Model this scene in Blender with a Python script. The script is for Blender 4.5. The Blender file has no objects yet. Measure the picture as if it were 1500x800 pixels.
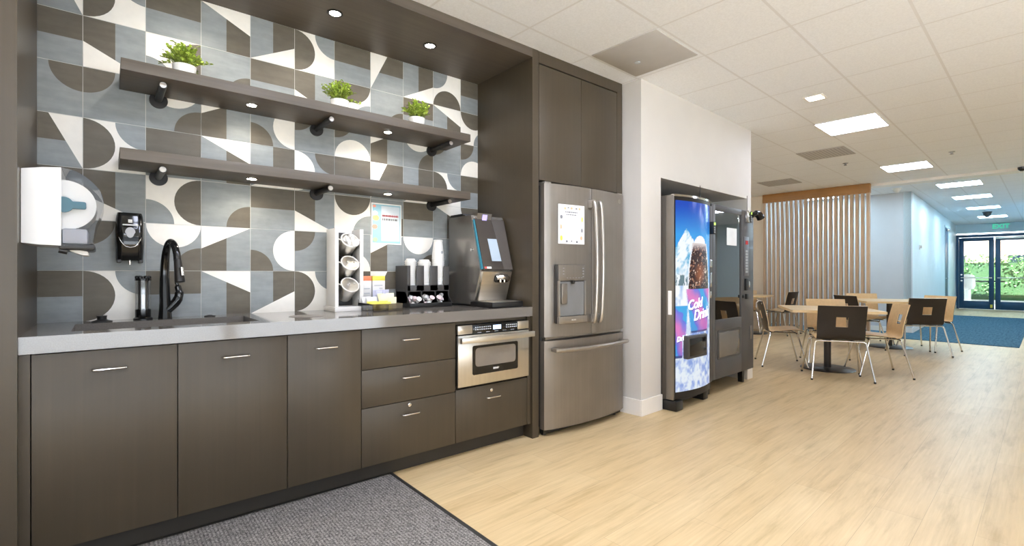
import bpy, bmesh, math, random
from mathutils import Vector, Matrix
random.seed(7)
S = bpy.context.scene
COL = S.collection
PI = math.pi

# ------------------------------------------------------------------ frames
RB = math.radians(2.3)                     # the dining side of the floor plan is turned 2.3 degrees
OX, OY = 3.294, 2.334
CB, SB = math.cos(RB), math.sin(RB)
def Bw(x, y, z=0.0):
    return (OX + CB*x - SB*y, OY + SB*x + CB*y, z)
ZC = 2.705                                 # ceiling height

# ------------------------------------------------------------------ materials
def lin(c):
    c = c/255.0
    return c/12.92 if c <= .04045 else ((c+.055)/1.055)**2.4
def rgb(r, g, b): return (lin(r), lin(g), lin(b), 1.0)

class NT:
    def __init__(s, name):
        s.m = bpy.data.materials.new(name); s.m.use_nodes = True
        s.t = s.m.node_tree; s.n = s.t.nodes; s.b = s.n['Principled BSDF']
    def new(s, t, **kw):
        n = s.n.new(t)
        for k, v in kw.items(): setattr(n, k, v)
        return n
    def link(s, a, b): s.t.links.new(a, b)
    def setv(s, **kw):
        for k, v in kw.items():
            s.b.inputs[k.replace('_', ' ')].default_value = v
    def coords(s, scale=(1, 1, 1), rot=(0, 0, 0), kind='Object'):
        c = s.new('ShaderNodeTexCoord'); m = s.new('ShaderNodeMapping')
        m.inputs['Scale'].default_value = scale; m.inputs['Rotation'].default_value = rot
        s.link(c.outputs[kind], m.inputs['Vector']); return m.outputs['Vector']
    def noise(s, vec, scale=5, detail=4, rough=.55):
        n = s.new('ShaderNodeTexNoise'); n.inputs['Scale'].default_value = scale
        n.inputs['Detail'].default_value = detail; n.inputs['Roughness'].default_value = rough
        s.link(vec, n.inputs['Vector']); return n.outputs['Fac']
    def ramp(s, fac, stops):
        r = s.new('ShaderNodeValToRGB'); e = r.color_ramp.elements
        while len(e) < len(stops): e.new(.5)
        for i, (p, c) in enumerate(stops): e[i].position = p; e[i].color = c
        s.link(fac, r.inputs['Fac']); return r.outputs['Color']
    def mix(s, fac, a, b, mode='MIX'):
        n = s.new('ShaderNodeMix', data_type='RGBA', blend_type=mode)
        for sock, v in ((n.inputs[0], fac), (n.inputs[6], a), (n.inputs[7], b)):
            if hasattr(v, 'is_linked'): s.link(v, sock)
            else: sock.default_value = v
        return n.outputs[2]
    def math(s, op, a, b=None):
        n = s.new('ShaderNodeMath', operation=op)
        for i, v in enumerate((a, b)):
            if v is None: continue
            if hasattr(v, 'is_linked'): s.link(v, n.inputs[i])
            else: n.inputs[i].default_value = v
        return n.outputs[0]
    def bump(s, h, strength=.2, dist=.01):
        n = s.new('ShaderNodeBump'); n.inputs['Strength'].default_value = strength
        n.inputs['Distance'].default_value = dist
        s.link(h, n.inputs['Height']); s.link(n.outputs['Normal'], s.b.inputs['Normal'])

def dk(c, f): return (c[0]*f, c[1]*f, c[2]*f, 1)

def plain(name, c, rough=.5, metal=0.0, var=.06, scale=8, **kw):
    n = NT(name); n.setv(Roughness=rough, Metallic=metal, **kw)
    v = n.coords(); f = n.noise(v, scale, 3)
    n.link(n.ramp(f, [(.3, dk(c, 1-var)), (.7, dk(c, 1+var))]), n.b.inputs['Base Color'])
    return n.m
def streak(name, c, rough=.45, metal=0.0, sc=(60, 60, 1.5), var=.16, bump=.0, var2=.10, **kw):
    n = NT(name); n.setv(Roughness=rough, Metallic=metal, **kw)
    f = n.noise(n.coords(sc), 1, 6, .6); g = n.noise(n.coords((1, 1, 1)), 2.3, 3)
    a = n.ramp(f, [(.3, dk(c, 1-var)), (.7, dk(c, 1+var))])
    b = n.ramp(g, [(.3, (1-var2,)*3+(1,)), (.7, (1+var2,)*3+(1,))])
    n.link(n.mix(1.0, a, b, 'MULTIPLY'), n.b.inputs['Base Color'])
    if bump: n.bump(f, bump, .002)
    return n.m
def emit(name, c, st, base=None):
    n = NT(name); n.setv(Emission_Color=c, Emission_Strength=st, Base_Color=base or c, Roughness=.6)
    return n.m
def glass(name, tint=(1, 1, 1, 1), gloss=.12, rough=.02, edge=.8):
    n = NT(name)
    t = n.new('ShaderNodeBsdfTransparent'); t.inputs['Color'].default_value = tint
    g = n.new('ShaderNodeBsdfGlossy'); g.inputs['Roughness'].default_value = rough
    l = n.new('ShaderNodeLayerWeight'); l.inputs['Blend'].default_value = .35
    f = n.math('ADD', n.math('MULTIPLY', l.outputs['Fresnel'], edge), gloss)
    mx = n.new('ShaderNodeMixShader'); n.link(f, mx.inputs[0])
    n.link(t.outputs[0], mx.inputs[1]); n.link(g.outputs[0], mx.inputs[2])
    n.link(mx.outputs[0], n.n['Material Output'].inputs['Surface'])
    return n.m

MT = {}
MT['cab'] = streak('cabinet_laminate', rgb(69, 60, 47), .36, 0, (55, 55, 1.2), .07, .04, .10, Specular_IOR_Level=.5)
MT['cab_h'] = streak('shelf_laminate', rgb(88, 79, 69), .45, 0, (1.5, 55, 55), .14, .06, .1)
MT['toe'] = plain('toe_kick', rgb(52, 48, 42), .5)
MT['counter'] = plain('quartz', rgb(112, 107, 101), .09, 0, .10, 220, Specular_IOR_Level=.75)
MT['chrome'] = plain('chrome', rgb(225, 222, 218), .14, 1.0, .02)
MT['steel'] = streak('brushed_steel', rgb(212, 207, 198), .3, 1.0, (2, 60, 60), .06)
MT['steel_v'] = streak('brushed_steel_upright', rgb(206, 202, 194), .28, 1.0, (60, 60, 2), .05)
MT['slate'] = streak('slate_steel', rgb(142, 135, 127), .36, .75, (60, 60, 1.5), .05)
MT['slate_lt'] = streak('slate_steel_light', rgb(176, 170, 162), .3, .9, (60, 60, 1.5), .05)
MT['black'] = plain('black_plastic', rgb(30, 29, 28), .35)
MT['black_gl'] = plain('black_gloss', rgb(20, 20, 20), .1)
MT['black_mt'] = plain('black_metal', rgb(38, 35, 33), .4, .3)
MT['dark_grey'] = plain('dark_grey_plastic', rgb(66, 64, 63), .35)
MT['white'] = plain('white_plastic', rgb(218, 216, 212), .35, 0, .02)
MT['white_w'] = plain('white_lacquer', rgb(236, 232, 226), .3, 0, .02)
MT['ceramic'] = plain('white_ceramic', rgb(240, 238, 232), .3, 0, .02)
MT['paint'] = plain('wall_paint', rgb(208, 203, 196), .6, 0, .02, 3)
MT['cream'] = plain('cream_paint', rgb(222, 208, 186), .6, 0, .02, 3)
MT['grey_paint'] = plain('grey_paint', rgb(196, 198, 203), .6, 0, .02, 3)
MT['hall_paint'] = plain('hall_paint', rgb(214, 228, 234), .45, 0, .02, 3)
MT['trim'] = plain('trim_paint', rgb(238, 233, 226), .4, 0, .02)
MT['oak'] = streak('oak_slat', rgb(188, 160, 130), .5, 0, (60, 60, 2), .12)
MT['oak_h'] = streak('oak_beam', rgb(158, 112, 58), .45, 0, (60, 2, 60), .12)
MT['ply'] = streak('maple_ply', rgb(218, 186, 138), .38, 0, (2.5, 40, 40), .06)
MT['tabletop'] = streak('maple_top', rgb(228, 198, 148), .3, 0, (3, 40, 40), .05)
MT['dark_ply'] = streak('dark_veneer', rgb(36, 28, 22), .42, 0, (2.5, 50, 50), .12)
MT['base_metal'] = plain('table_base_metal', rgb(62, 57, 54), .28, .5)
MT['vend'] = plain('vending_paint', rgb(84, 82, 82), .38, .2, .04)
MT['vend_side'] = plain('vending_side', rgb(78, 72, 65), .4, .1, .04)
MT['door_metal'] = plain('door_frame_metal', rgb(24, 66, 98), .4, .1)
MT['glass'] = glass('clear_glass', (.97, .99, .98, 1), .03)
MT['smoke'] = glass('smoked_plastic', (.80, .80, .80, 1), .03)
MT['vglass'] = glass('vending_glass', (.70, .72, .74, 1), .26)
MT['clear'] = glass('clear_acrylic', (.97, .97, .97, 1), .05, .02, .35)
MT['tint_tray'] = glass('tinted_acrylic', (.42, .41, .40, 1), .12)
MT['lamp'] = emit('panel_diffuser', (.85, .92, 1.13, 1), 22.0)
MT['lamp_cool'] = emit('cool_panel_diffuser', (.62, .88, 1.06, 1), 38.0)
MT['puck'] = emit('warm_led', (1, .93, .82, 1), 55.0)
MT['vent'] = plain('vent_metal', rgb(176, 173, 170), .6, 0, .05)
MT['grill'] = plain('grey_vent_panel', rgb(186, 183, 180), .7, 0, .03)
MT['paper'] = plain('paper', rgb(244, 242, 238), .6, 0, .01)
MT['ink'] = plain('grey_ink', rgb(120, 122, 126), .6)
MT['ink_lt'] = plain('pale_ink', rgb(178, 182, 186), .6)
MT['pink'] = plain('pink_ink', rgb(214, 128, 136), .6)
MT['sky_print'] = plain('pale_blue_print', rgb(150, 192, 208), .6)
MT['orange'] = plain('orange_print', rgb(240, 138, 96), .5)
MT['yellow'] = plain('yellow_print', rgb(238, 220, 88), .5)
MT['green'] = plain('green_print', rgb(140, 190, 110), .5)
MT['red'] = plain('red_print', rgb(190, 40, 34), .5)
MT['teal'] = plain('teal_plastic', rgb(60, 116, 132), .4)
MT['lilac'] = plain('lilac_packet', rgb(206, 206, 226), .5)
MT['soil'] = plain('soil', rgb(60, 46, 34), .9)
MT['leaf'] = plain('fresh_leaf', rgb(172, 194, 84), .5, 0, .35, 30)
MT['stem'] = plain('stem', rgb(104, 122, 52), .6)
MT['hedge'] = plain('hedge_leaf', rgb(122, 166, 96), .5, 0, .4, 6)
MT['concrete'] = plain('concrete', rgb(226, 226, 222), .8, 0, .05)
MT['asphalt'] = plain('asphalt', rgb(196, 202, 204), .8, 0, .05)
MT['stucco'] = plain('stucco', rgb(226, 196, 164), .8, 0, .04)
MT['dark_glass'] = plain('dark_window', rgb(36, 50, 74), .2)
MT['led_blue'] = emit('cyan_led', (.02, .18, .26, 1), .22)
MT['screen'] = emit('touch_screen', (.55, .66, .78, 1), .25, (.3, .36, .42, 1))
MT['screen_v'] = emit('violet_display', (.42, .36, 1.0, 1), .7)
MT['screen_b'] = emit('blue_display', (.55, .7, 1.0, 1), 1.0)
MT['tube'] = emit('vending_tube', (.85, .95, 1, 1), 26.0)
MT['exit'] = emit('exit_green', (.1, .75, .45, 1), .6)
MT['led_green'] = emit('reader_display', (.55, .8, .15, 1), .7)
MT['rubber'] = plain('rubber', rgb(40, 36, 34), .6)
def perf_mat():
    n = NT('perforated_metal'); n.setv(Roughness=.6)
    v = n.new('ShaderNodeTexVoronoi'); v.inputs['Scale'].default_value = 26; v.inputs['Randomness'].default_value = 0
    n.link(n.coords(), v.inputs['Vector'])
    n.link(n.ramp(v.outputs['Distance'], [(.30, rgb(128, 126, 124)), (.36, rgb(190, 187, 184))]), n.b.inputs['Base Color']); return n.m
MT['perf'] = perf_mat()

def tile_mat(name, c):
    n = NT(name); n.setv(Roughness=.5, Specular_IOR_Level=.35)
    f = n.noise(n.coords((3, 3, 14)), 2.0, 6, .6); g = n.noise(n.coords(), 26, 4)
    a = n.ramp(f, [(.28, dk(c, .86)), (.72, dk(c, 1.12))])
    b = n.ramp(g, [(.3, (.95, .95, .95, 1)), (.7, (1.05, 1.05, 1.05, 1))])
    n.link(n.mix(1.0, a, b, 'MULTIPLY'), n.b.inputs['Base Color']); n.bump(g, .05, .002)
    return n.m
MT['grout'] = plain('grout', rgb(196, 193, 186), .8)
MT['tG'] = tile_mat('tile_blue_grey', rgb(137, 141, 141))
MT['tB'] = tile_mat('tile_taupe', rgb(96, 89, 77))
MT['tW'] = plain('tile_white', rgb(232, 227, 217), .5, 0, .03, 20)

def floor_mat():
    n = NT('oak_plank_floor'); n.setv(Roughness=.40, Specular_IOR_Level=.4)
    br = n.new('ShaderNodeTexBrick'); br.offset = .37; br.squash = 1
    v = n.coords()
    n.link(v, br.inputs['Vector'])
    br.inputs['Scale'].default_value = 1; br.inputs['Brick Width'].default_value = 1.22
    br.inputs['Row Height'].default_value = .18; br.inputs['Mortar Size'].default_value = .0012
    br.inputs['Color1'].default_value = rgb(211, 186, 143); br.inputs['Color2'].default_value = rgb(205, 178, 134)
    br.inputs['Mortar'].default_value = rgb(186, 160, 122)
    f = n.noise(n.coords((1.1, 9, 1)), 1.6, 6, .62)
    g = n.noise(n.coords((3, 70, 1)), 1, 5, .6)
    k = n.noise(n.coords((.8, 2.6, 1)), 2.4, 3)
    a = n.ramp(f, [(.28, (.76, .73, .66, 1)), (.48, (1, 1, 1, 1)), (.75, (1.07, 1.08, 1.1, 1))])
    b = n.ramp(g, [(.3, (.90, .88, .85, 1)), (.7, (1.04, 1.04, 1.05, 1))])
    c = n.ramp(k, [(.3, (.95, .94, .92, 1)), (.7, (1.04, 1.05, 1.06, 1))])
    x = n.mix(1, n.mix(1, n.mix(1, br.outputs['Color'], a, 'MULTIPLY'), b, 'MULTIPLY'), c, 'MULTIPLY')
    n.link(x, n.b.inputs['Base Color']); n.bump(g, .04, .002)
    return n.m
MT['floor'] = floor_mat()

def ceil_mat():
    n = NT('ceiling_tiles'); n.setv(Roughness=.75)
    c = n.new('ShaderNodeTexCoord'); sp = n.new('ShaderNodeSeparateXYZ'); n.link(c.outputs['Object'], sp.inputs[0])
    def line(o, off, pitch, w):
        a = n.math('DIVIDE', n.math('SUBTRACT', o, off), pitch)
        fr = n.math('FRACT', a)
        d = n.math('MINIMUM', fr, n.math('SUBTRACT', 1.0, fr))
        return n.math('LESS_THAN', d, w/pitch)
    l = n.math('MAXIMUM', line(sp.outputs['X'], -.623, .602, .007), line(sp.outputs['Y'], .02, .56, .008))
    f = n.noise(n.coords(), 90, 3)
    base = n.ramp(f, [(.35, rgb(234, 237, 242)), (.65, rgb(242, 245, 250))])
    n.link(n.mix(l, base, rgb(224, 225, 228)), n.b.inputs['Base Color'])
    n.bump(n.math('SUBTRACT', f, l), .12, .003)
    return n.m
MT['ceil'] = ceil_mat()

def fabric(name, c1, c2, sx, sy, sc=150):
    n = NT(name); n.setv(Roughness=.95, Specular_IOR_Level=.1)
    w = n.new('ShaderNodeTexWave', wave_type='BANDS', bands_direction='X'); w.inputs['Scale'].default_value = 22
    w.inputs['Distortion'].default_value = 1.2; w.inputs['Detail'].default_value = 2; w.inputs['Detail Scale'].default_value = 6
    n.link(n.coords((sx, sy, 1)), w.inputs['Vector'])
    f = n.noise(n.coords((1, 1, 1)), sc, 2, .7)
    a = n.ramp(f, [(.33, c1), (.68, c2)])
    b = n.ramp(w.outputs['Fac'], [(.0, (.68, .68, .68, 1)), (.6, (1.1, 1.1, 1.1, 1))])
    n.link(n.mix(1, a, b, 'MULTIPLY'), n.b.inputs['Base Color']); n.bump(f, .5, .006)
    return n.m
MT['mat'] = fabric('ribbed_mat', rgb(70, 68, 66), rgb(168, 162, 156), 1, 1)
MT['mat_edge'] = plain('mat_rubber_edge', rgb(46, 44, 41), .6)
def carpet_mat():
    n = NT('blue_carpet'); n.setv(Roughness=.95, Specular_IOR_Level=.1)
    f = n.noise(n.coords((2, 14, 1)), 2.4, 6, .7)
    n.link(n.ramp(f, [(.3, rgb(34, 66, 84)), (.7, rgb(80, 112, 126))]), n.b.inputs['Base Color'])
    return n.m
MT['carpet'] = carpet_mat()
def vcol_mat(name, st):
    n = NT(name); a = n.new('ShaderNodeAttribute', attribute_name='Col')
    n.link(n.mix(1.0, a.outputs['Color'], (.25, .25, .25, 1), 'MULTIPLY'), n.b.inputs['Base Color']); n.link(a.outputs['Color'], n.b.inputs['Emission Color'])
    n.b.inputs['Emission Strength'].default_value = st; n.setv(Roughness=.15)
    return n.m
MT['backlit'] = vcol_mat('backlit_panel', .72)

# ------------------------------------------------------------------ mesh builder
class MB:
    def __init__(s): s.b = bmesh.new()
    def _mi(s, faces, mi):
        for f in faces: f.material_index = mi
    def box(s, x0, x1, y0, y1, z0, z1, bev=0.0, mi=0, seg=2):
        b = bmesh.new()
        vs = [b.verts.new((x, y, z)) for x in (x0, x1) for y in (y0, y1) for z in (z0, z1)]
        for q in ((0, 1, 3, 2), (4, 6, 7, 5), (0, 4, 5, 1), (2, 3, 7, 6), (0, 2, 6, 4), (1, 5, 7, 3)):
            b.faces.new([vs[i] for i in q])
        if bev: bmesh.ops.bevel(b, geom=list(b.edges), offset=bev, segments=seg, profile=.5, affect='EDGES')
        s.merge(b, mi=mi); return s
    def merge(s, b, M=None, mi=0):
        if M is not None: b.transform(M)
        mp = {v: s.b.verts.new(v.co) for v in b.verts}
        for f in b.faces:
            try: g = s.b.faces.new([mp[v] for v in f.verts])
            except ValueError: continue
            g.material_index = mi; g.smooth = f.smooth
        b.free()
    def add(s, other, M=None):
        b = other.b
        if M is not None: b.transform(M)
        mp = {v: s.b.verts.new(v.co) for v in b.verts}
        for f in b.faces:
            g = s.b.faces.new([mp[v] for v in f.verts]); g.material_index = f.material_index
        b.free(); return s
    def tube(s, pts, r, n=12, mi=0, cap=True):
        pts = [Vector(p) for p in pts]
        rs = r if isinstance(r, (list, tuple)) else [r]*len(pts)
        t0 = (pts[1]-pts[0]).normalized()
        a = Vector((0, 0, 1)) if abs(t0.z) < .9 else Vector((1, 0, 0))
        u = t0.cross(a).normalized(); rings = []
        for i, p in enumerate(pts):
            if i == 0: t = t0
            elif i == len(pts)-1: t = (pts[i]-pts[i-1]).normalized()
            else: t = ((pts[i+1]-pts[i]).normalized()+(pts[i]-pts[i-1]).normalized()).normalized()
            u = (u - t*u.dot(t)).normalized(); w = t.cross(u)
            rings.append([s.b.verts.new(p + (u*math.cos(k*2*PI/n)+w*math.sin(k*2*PI/n))*rs[i]) for k in range(n)])
        for i in range(len(rings)-1):
            for k in range(n):
                f = s.b.faces.new([rings[i][k], rings[i][(k+1) % n], rings[i+1][(k+1) % n], rings[i+1][k]]); f.material_index = mi
        if cap:
            s.b.faces.new(rings[0][::-1]).material_index = mi; s.b.faces.new(rings[-1]).material_index = mi
        return s
    def cyl(s, p, q, r0, r1=None, n=24, mi=0, cap=True):
        return s.tube([p, q], [r0, r0 if r1 is None else r1], n, mi, cap)
    def lathe(s, prof, c=(0, 0, 0), n=32, mi=0, axis='z', closed=False):
        c = Vector(c); rings = []
        for r, h in prof:
            ring = []
            for k in range(n):
                a = k*2*PI/n; x, y = r*math.cos(a), r*math.sin(a)
                v = {'z': (x, y, h), 'y': (x, h, y), 'x': (h, x, y)}[axis]
                ring.append(s.b.verts.new(c+Vector(v)))
            rings.append(ring)
        for i in range(len(rings)-1):
            for k in range(n):
                s.b.faces.new([rings[i][k], rings[i][(k+1) % n], rings[i+1][(k+1) % n], rings[i+1][k]]).material_index = mi
        if not closed:
            s.b.faces.new(rings[0][::-1]).material_index = mi; s.b.faces.new(rings[-1]).material_index = mi
        else:
            for k in range(n):
                s.b.faces.new([rings[-1][k], rings[-1][(k+1) % n], rings[0][(k+1) % n], rings[0][k]]).material_index = mi
        return s
    def poly(s, pts, mi=0):
        f = s.b.faces.new([s.b.verts.new(p) for p in pts]); f.material_index = mi; return s
    def prism(s, pts, vec, mi=0):
        vec = Vector(vec); a = [s.b.verts.new(p) for p in pts]; b = [s.b.verts.new(Vector(p)+vec) for p in pts]
        n = len(pts)
        s.b.faces.new(a[::-1]).material_index = mi; s.b.faces.new(b).material_index = mi
        for i in range(n):
            s.b.faces.new([a[i], a[(i+1) % n], b[(i+1) % n], b[i]]).material_index = mi
        return s
    def grid(s, fn, nu, nv, mi=0, skip=None):
        V = [[s.b.verts.new(fn(i/nu, j/nv)) for j in range(nv+1)] for i in range(nu+1)]
        for i in range(nu):
            for j in range(nv):
                if skip and skip(i, j): continue
                s.b.faces.new([V[i][j], V[i+1][j], V[i+1][j+1], V[i][j+1]]).material_index = mi
        return s

def rrect(w, h, r, n=5):
    out = []
    for cx, cy, a0 in ((w/2-r, h/2-r, 0), (-w/2+r, h/2-r, 90), (-w/2+r, -h/2+r, 180), (w/2-r, -h/2+r, 270)):
        for k in range(n+1):
            a = math.radians(a0+90*k/n); out.append((cx+r*math.cos(a), cy+r*math.sin(a)))
    return out
def smooth_path(pts, n=6):
    P = [Vector(p) for p in pts]; out = []
    for i in range(len(P)-1):
        p0 = P[i-1] if i else P[0]*2-P[1]; p1, p2 = P[i], P[i+1]; p3 = P[i+2] if i+2 < len(P) else P[-1]*2-P[-2]
        for k in range(n):
            t = k/n
            out.append(.5*((2*p1)+(-p0+p2)*t+(2*p0-5*p1+4*p2-p3)*t*t+(-p0+3*p1-3*p2+p3)*t**3))
    out.append(P[-1]); return out
def bend(pts, r=.03, n=5):
    P = [Vector(p) for p in pts]; out = [P[0]]
    for i in range(1, len(P)-1):
        a = (P[i-1]-P[i]); c = (P[i+1]-P[i]); d = min(r, a.length*.49, c.length*.49)
        A = P[i]+a.normalized()*d; C = P[i]+c.normalized()*d
        for k in range(n+1):
            t = k/n; out.append(A*(1-t)**2+P[i]*2*t*(1-t)+C*t*t)
    out.append(P[-1]); return out

def obj(name, mb, mats, parent=None, loc=(0, 0, 0), rz=0.0, sm=35):
    me = bpy.data.meshes.new(name)
    b = mb.b; bmesh.ops.recalc_face_normals(b, faces=list(b.faces)); b.to_mesh(me); b.free()
    for m in (mats if isinstance(mats, (list, tuple)) else [mats]): me.materials.append(MT[m] if isinstance(m, str) else m)
    if sm:
        me.polygons.foreach_set('use_smooth', [True]*len(me.polygons)); me.set_sharp_from_angle(angle=math.radians(sm))
    o = bpy.data.objects.new(name, me); COL.objects.link(o)
    o.location = loc; o.rotation_euler = (0, 0, rz)
    if parent: o.parent = parent
    return o
def tag(o, label, cat, group=None):
    o['label'] = label; o['category'] = cat
    if group: o['group'] = group
    return o
def thing(name, label, cat, loc=(0, 0, 0), rz=0.0, group=None):
    o = bpy.data.objects.new(name, None); o.empty_display_size = .05; COL.objects.link(o)
    o.location = loc; o.rotation_euler = (0, 0, rz)
    return tag(o, label, cat, group)
def Bthing(name, label, cat, x, y, z=0.0, deg=0.0, group=None):
    return thing(name, label, cat, Bw(x, y, z), RB+math.radians(deg), group)
def struct(name, mb, mats, b=False, sm=0, loc=None):
    o = obj(name, mb, mats, None, (Bw(0, 0) if b else (0, 0, 0)) if loc is None else loc, RB if b else 0, sm)
    o['kind'] = 'structure'; return o
def dup(root, loc, rz, label, group=None):
    r = root.copy(); COL.objects.link(r); r.location = loc; r.rotation_euler = (0, 0, rz); r['label'] = label
    if group: r['group'] = group
    for ch in list(root.children):
        c = ch.copy(); COL.objects.link(c); c.parent = r
        for g in list(ch.children):
            d = g.copy(); COL.objects.link(d); d.parent = c
    return r
def text_mb(txt, size, depth=.0008, shear=0.0, align='CENTER', bold=0.0):
    cu = bpy.data.curves.new('lettering', 'FONT'); cu.body = txt; cu.size = size; cu.extrude = depth/2
    cu.shear = shear; cu.align_x = align; cu.align_y = 'CENTER'; cu.offset = bold; cu.resolution_u = 4
    o = bpy.data.objects.new('lettering', cu); COL.objects.link(o)
    dg = bpy.context.evaluated_depsgraph_get(); dg.update()
    me = bpy.data.meshes.new_from_object(o.evaluated_get(dg))
    bpy.data.objects.remove(o); bpy.data.curves.remove(cu)
    mb = MB(); mb.b.from_mesh(me); bpy.data.meshes.remove(me)
    for f in mb.b.faces: f.material_index = 0
    return mb
FACE_Y = Matrix(((1, 0, 0, 0), (0, 0, -1, 0), (0, 1, 0, 0), (0, 0, 0, 1)))     # text plane xy -> xz, facing -y
def text_on(txt, size, at, **kw):
    mb = text_mb(txt, size, **kw); mb.b.transform(Matrix.Translation(at) @ FACE_Y); return mb

# ================================================================== SETTING
YW, XL, XR, YF = 3.148, -.2426, 2.271, 2.50           # tile wall, niche sides, front plane of the joinery
# floor, ceiling
struct('floor', MB().box(-7.0, 17.95, -5.4, 5.2, -.05, 0), 'floor', True)
struct('ceiling', MB().box(-7.0, 17.95, -5.4, 5.2, ZC, ZC+.08), 'ceil', True)

# tiled wall
def arc(cx, cy, a0, a1, r=.5, n=18):
    return [(cx+r*math.cos(math.radians(a0+(a1-a0)*k/n)), cy+r*math.sin(math.radians(a0+(a1-a0)*k/n))) for k in range(n+1)]
SQ = [(0, 0), (1, 0), (1, 1), (0, 1)]
def t1(): return [(SQ, 1), (arc(.5, 1, 180, 360), 3), ([(1, 0)]+arc(1, 0, 90, 180), 2)]
def t2(): return [(SQ, 1), ([(0, .5), (1, .5), (1, 1), (0, 1)], 2)]
def t3(): return [(SQ, 3), (arc(0, .5, -90, 90), 2), ([(1, 1)]+arc(1, 1, 180, 270), 1)]
def t4(): return [(SQ, 1), ([(.5, 0), (1, 0), (1, 1), (.5, 1)], 2), ([(0, 1), (1, .5), (1, 1)], 3)]
def t5(): return [(SQ, 1), ([(0, .5), (1, .5), (1, 1), (0, 1)], 2), ([(1, 0), (1, 1), (.5, 1)], 3)]
def t6(): return [(SQ, 1), ([(1, 0)]+arc(1, 0, 90, 180), 2)]
KIND = {'1': t1, '2': t2, '3': t3, '4': t4, '5': t5, '6': t6}
def tile_shapes(code):
    out = KIND[code[0]]()
    for ch in code[1:]:
        f = {'r': lambda p: (p[1], 1-p[0]), 'x': lambda p: (1-p[0], p[1]), 'y': lambda p: (p[0], 1-p[1])}[ch]
        out = [([f(p) for p in P], m) for P, m in out]
    return out
# rows from the counter up, columns from the left; r = quarter turn clockwise, x / y = mirrored
ROWS = [
    ['2', '3', '2', '4', '4y', '3', '2', '5x', '4y', '3', '2'],
    ['6rrr', '6rr', '1', '4x', '1r', '6rr', '1rr', '4x', '1', '6', '6'],
    ['2', '4xy', '3rr', '6', '2', '4xy', '3r', '6', '2', '4', '3r'],
    ['5', '3', '2', '4', '4y', '1rrr', '2', '5x', '4y', '3', '2'],
    ['6rrr', '6rr', '1', '4x', '1r', '6rr', '1rr', '4x', '1', '6rr', '1rr'],
    ['2', '4xy', '3rr', '6', '2', '4xy', '3r', '6', '2', '4', '3r'],
    ['5', '3', '2', '4', '4y', '3', '2', '5x', '4y', '3rrr', '2'],
]
def clip(P, x0, x1, z0, z1):
    for ax, lim, keep in ((0, x0, 1), (0, x1, -1), (1, z0, 1), (1, z1, -1)):
        out = []
        for i in range(len(P)):
            a, b = P[i-1], P[i]; da, db = (a[ax]-lim)*keep, (b[ax]-lim)*keep
            if (da >= 0) != (db >= 0):
                t = da/(da-db); out.append((a[0]+(b[0]-a[0])*t, a[1]+(b[1]-a[1])*t))
            if db >= 0: out.append(b)
        P = out
        if len(P) < 3: return None
    return P
w = MB(); w.box(XL-.3, XR+1.2, YW, YW+.12, 0, ZC)
PX, PZ, X0, Z0, GAP = .2435, .2475, -.083, .912, .0012
for r, row in enumerate(ROWS):
    for c, code in enumerate(row):
        x0 = X0+(c-1)*PX; z0 = Z0+r*PZ
        for li, (P, m) in enumerate(tile_shapes(code)):
            Q = [(x0+GAP+(PX-2*GAP)*p[0], z0+GAP+(PZ-2*GAP)*p[1]) for p in P]
            Q = clip(Q, XL, XR, .914, 2.645)
            if Q: w.poly([(x, YW-.002-.0004*li, z) for x, z in Q], m)
struct('wall_kitchen', w, ['grout', 'tG', 'tB', 'tW'])
# left jamb of the niche, right gable, fascia with soffit
struct('wall_niche_left', MB().box(XL-1.2, XL, 2.48, YW+.1, 0, ZC), 'cab')
struct('wall_niche_right', MB().box(XR, 2.33, YF, YW, 0, ZC), 'cab')
struct('trim_3', MB().box(XL, XR, YF, YW, 2.645, ZC), 'cab_h')

# white wall with the vending alcove (plan B frame)
ALx0, ALx1, ALz, WLx1, ALd = .295, 2.02, 1.95, 2.135, 1.05
a = MB()
a.box(0, ALx0, 0, 1.2, 0, ZC); a.box(ALx0, ALx1, 0, 1.2, ALz, ZC); a.box(ALx1, WLx1, 0, 1.2, 0, ZC)
a.box(ALx0, ALx1, ALd, 1.2, 0, ALz)
struct('wall_alcove', a, 'paint', True)
bb = MB()
bb.box(-.012, ALx0+.006, -.014, 0, 0, .13, .003); bb.box(-.014, 0, -.002, .3, 0, .13, .003)
bb.box(ALx1-.004, WLx1+.012, -.014, 0, 0, .13, .003); bb.box(WLx1, WLx1+.014, -.002, 1.2, 0, .13, .003)
struct('baseboard_alcove', bb, 'trim', True)
# dining room shell
struct('wall_dining_back', MB().box(WLx1, 8.5, 4.2, 4.35, 0, ZC), 'cream', True)
struct('wall_cream', MB().box(6.98, 7.1, 1.68, 4.2, 0, ZC), 'cream', True)
g = MB(); g.prism([(8.5, -.42, 0), (8.62, -.42, 0), (8.62, 4.2, 0), (8.5, 4.2, 0)], (0, 0, ZC))
struct('wall_grey', g, 'grey_paint', True)
h = MB()
sl = lambda x: -.42+(x-8.5)*.0298
def hallseg(x0, x1, z0, z1): h.prism([(x0, sl(x0), z0), (x1, sl(x1), z0), (x1, sl(x1)+.12, z0), (x0, sl(x0)+.12, z0)], (0, 0, z1-z0))
hallseg(8.5, 14.4, 0, ZC); hallseg(14.4, 15.4, 2.45, ZC); hallseg(15.4, 17.95, 0, ZC)
struct('wall_hall_left', h, 'hall_paint', True)
struct('baseboard_grey', MB().box(8.486, 8.5, -.42, 1.3, 0, .1).box(8.486, 8.52, -.434, -.42, 0, .1), 'trim', True)
bh = MB(); bh.prism([(8.5, -.434, 0), (14.35, sl(14.35)-.014, 0), (14.35, sl(14.35), 0), (8.5, -.42, 0)], (0, 0, .1))
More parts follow.
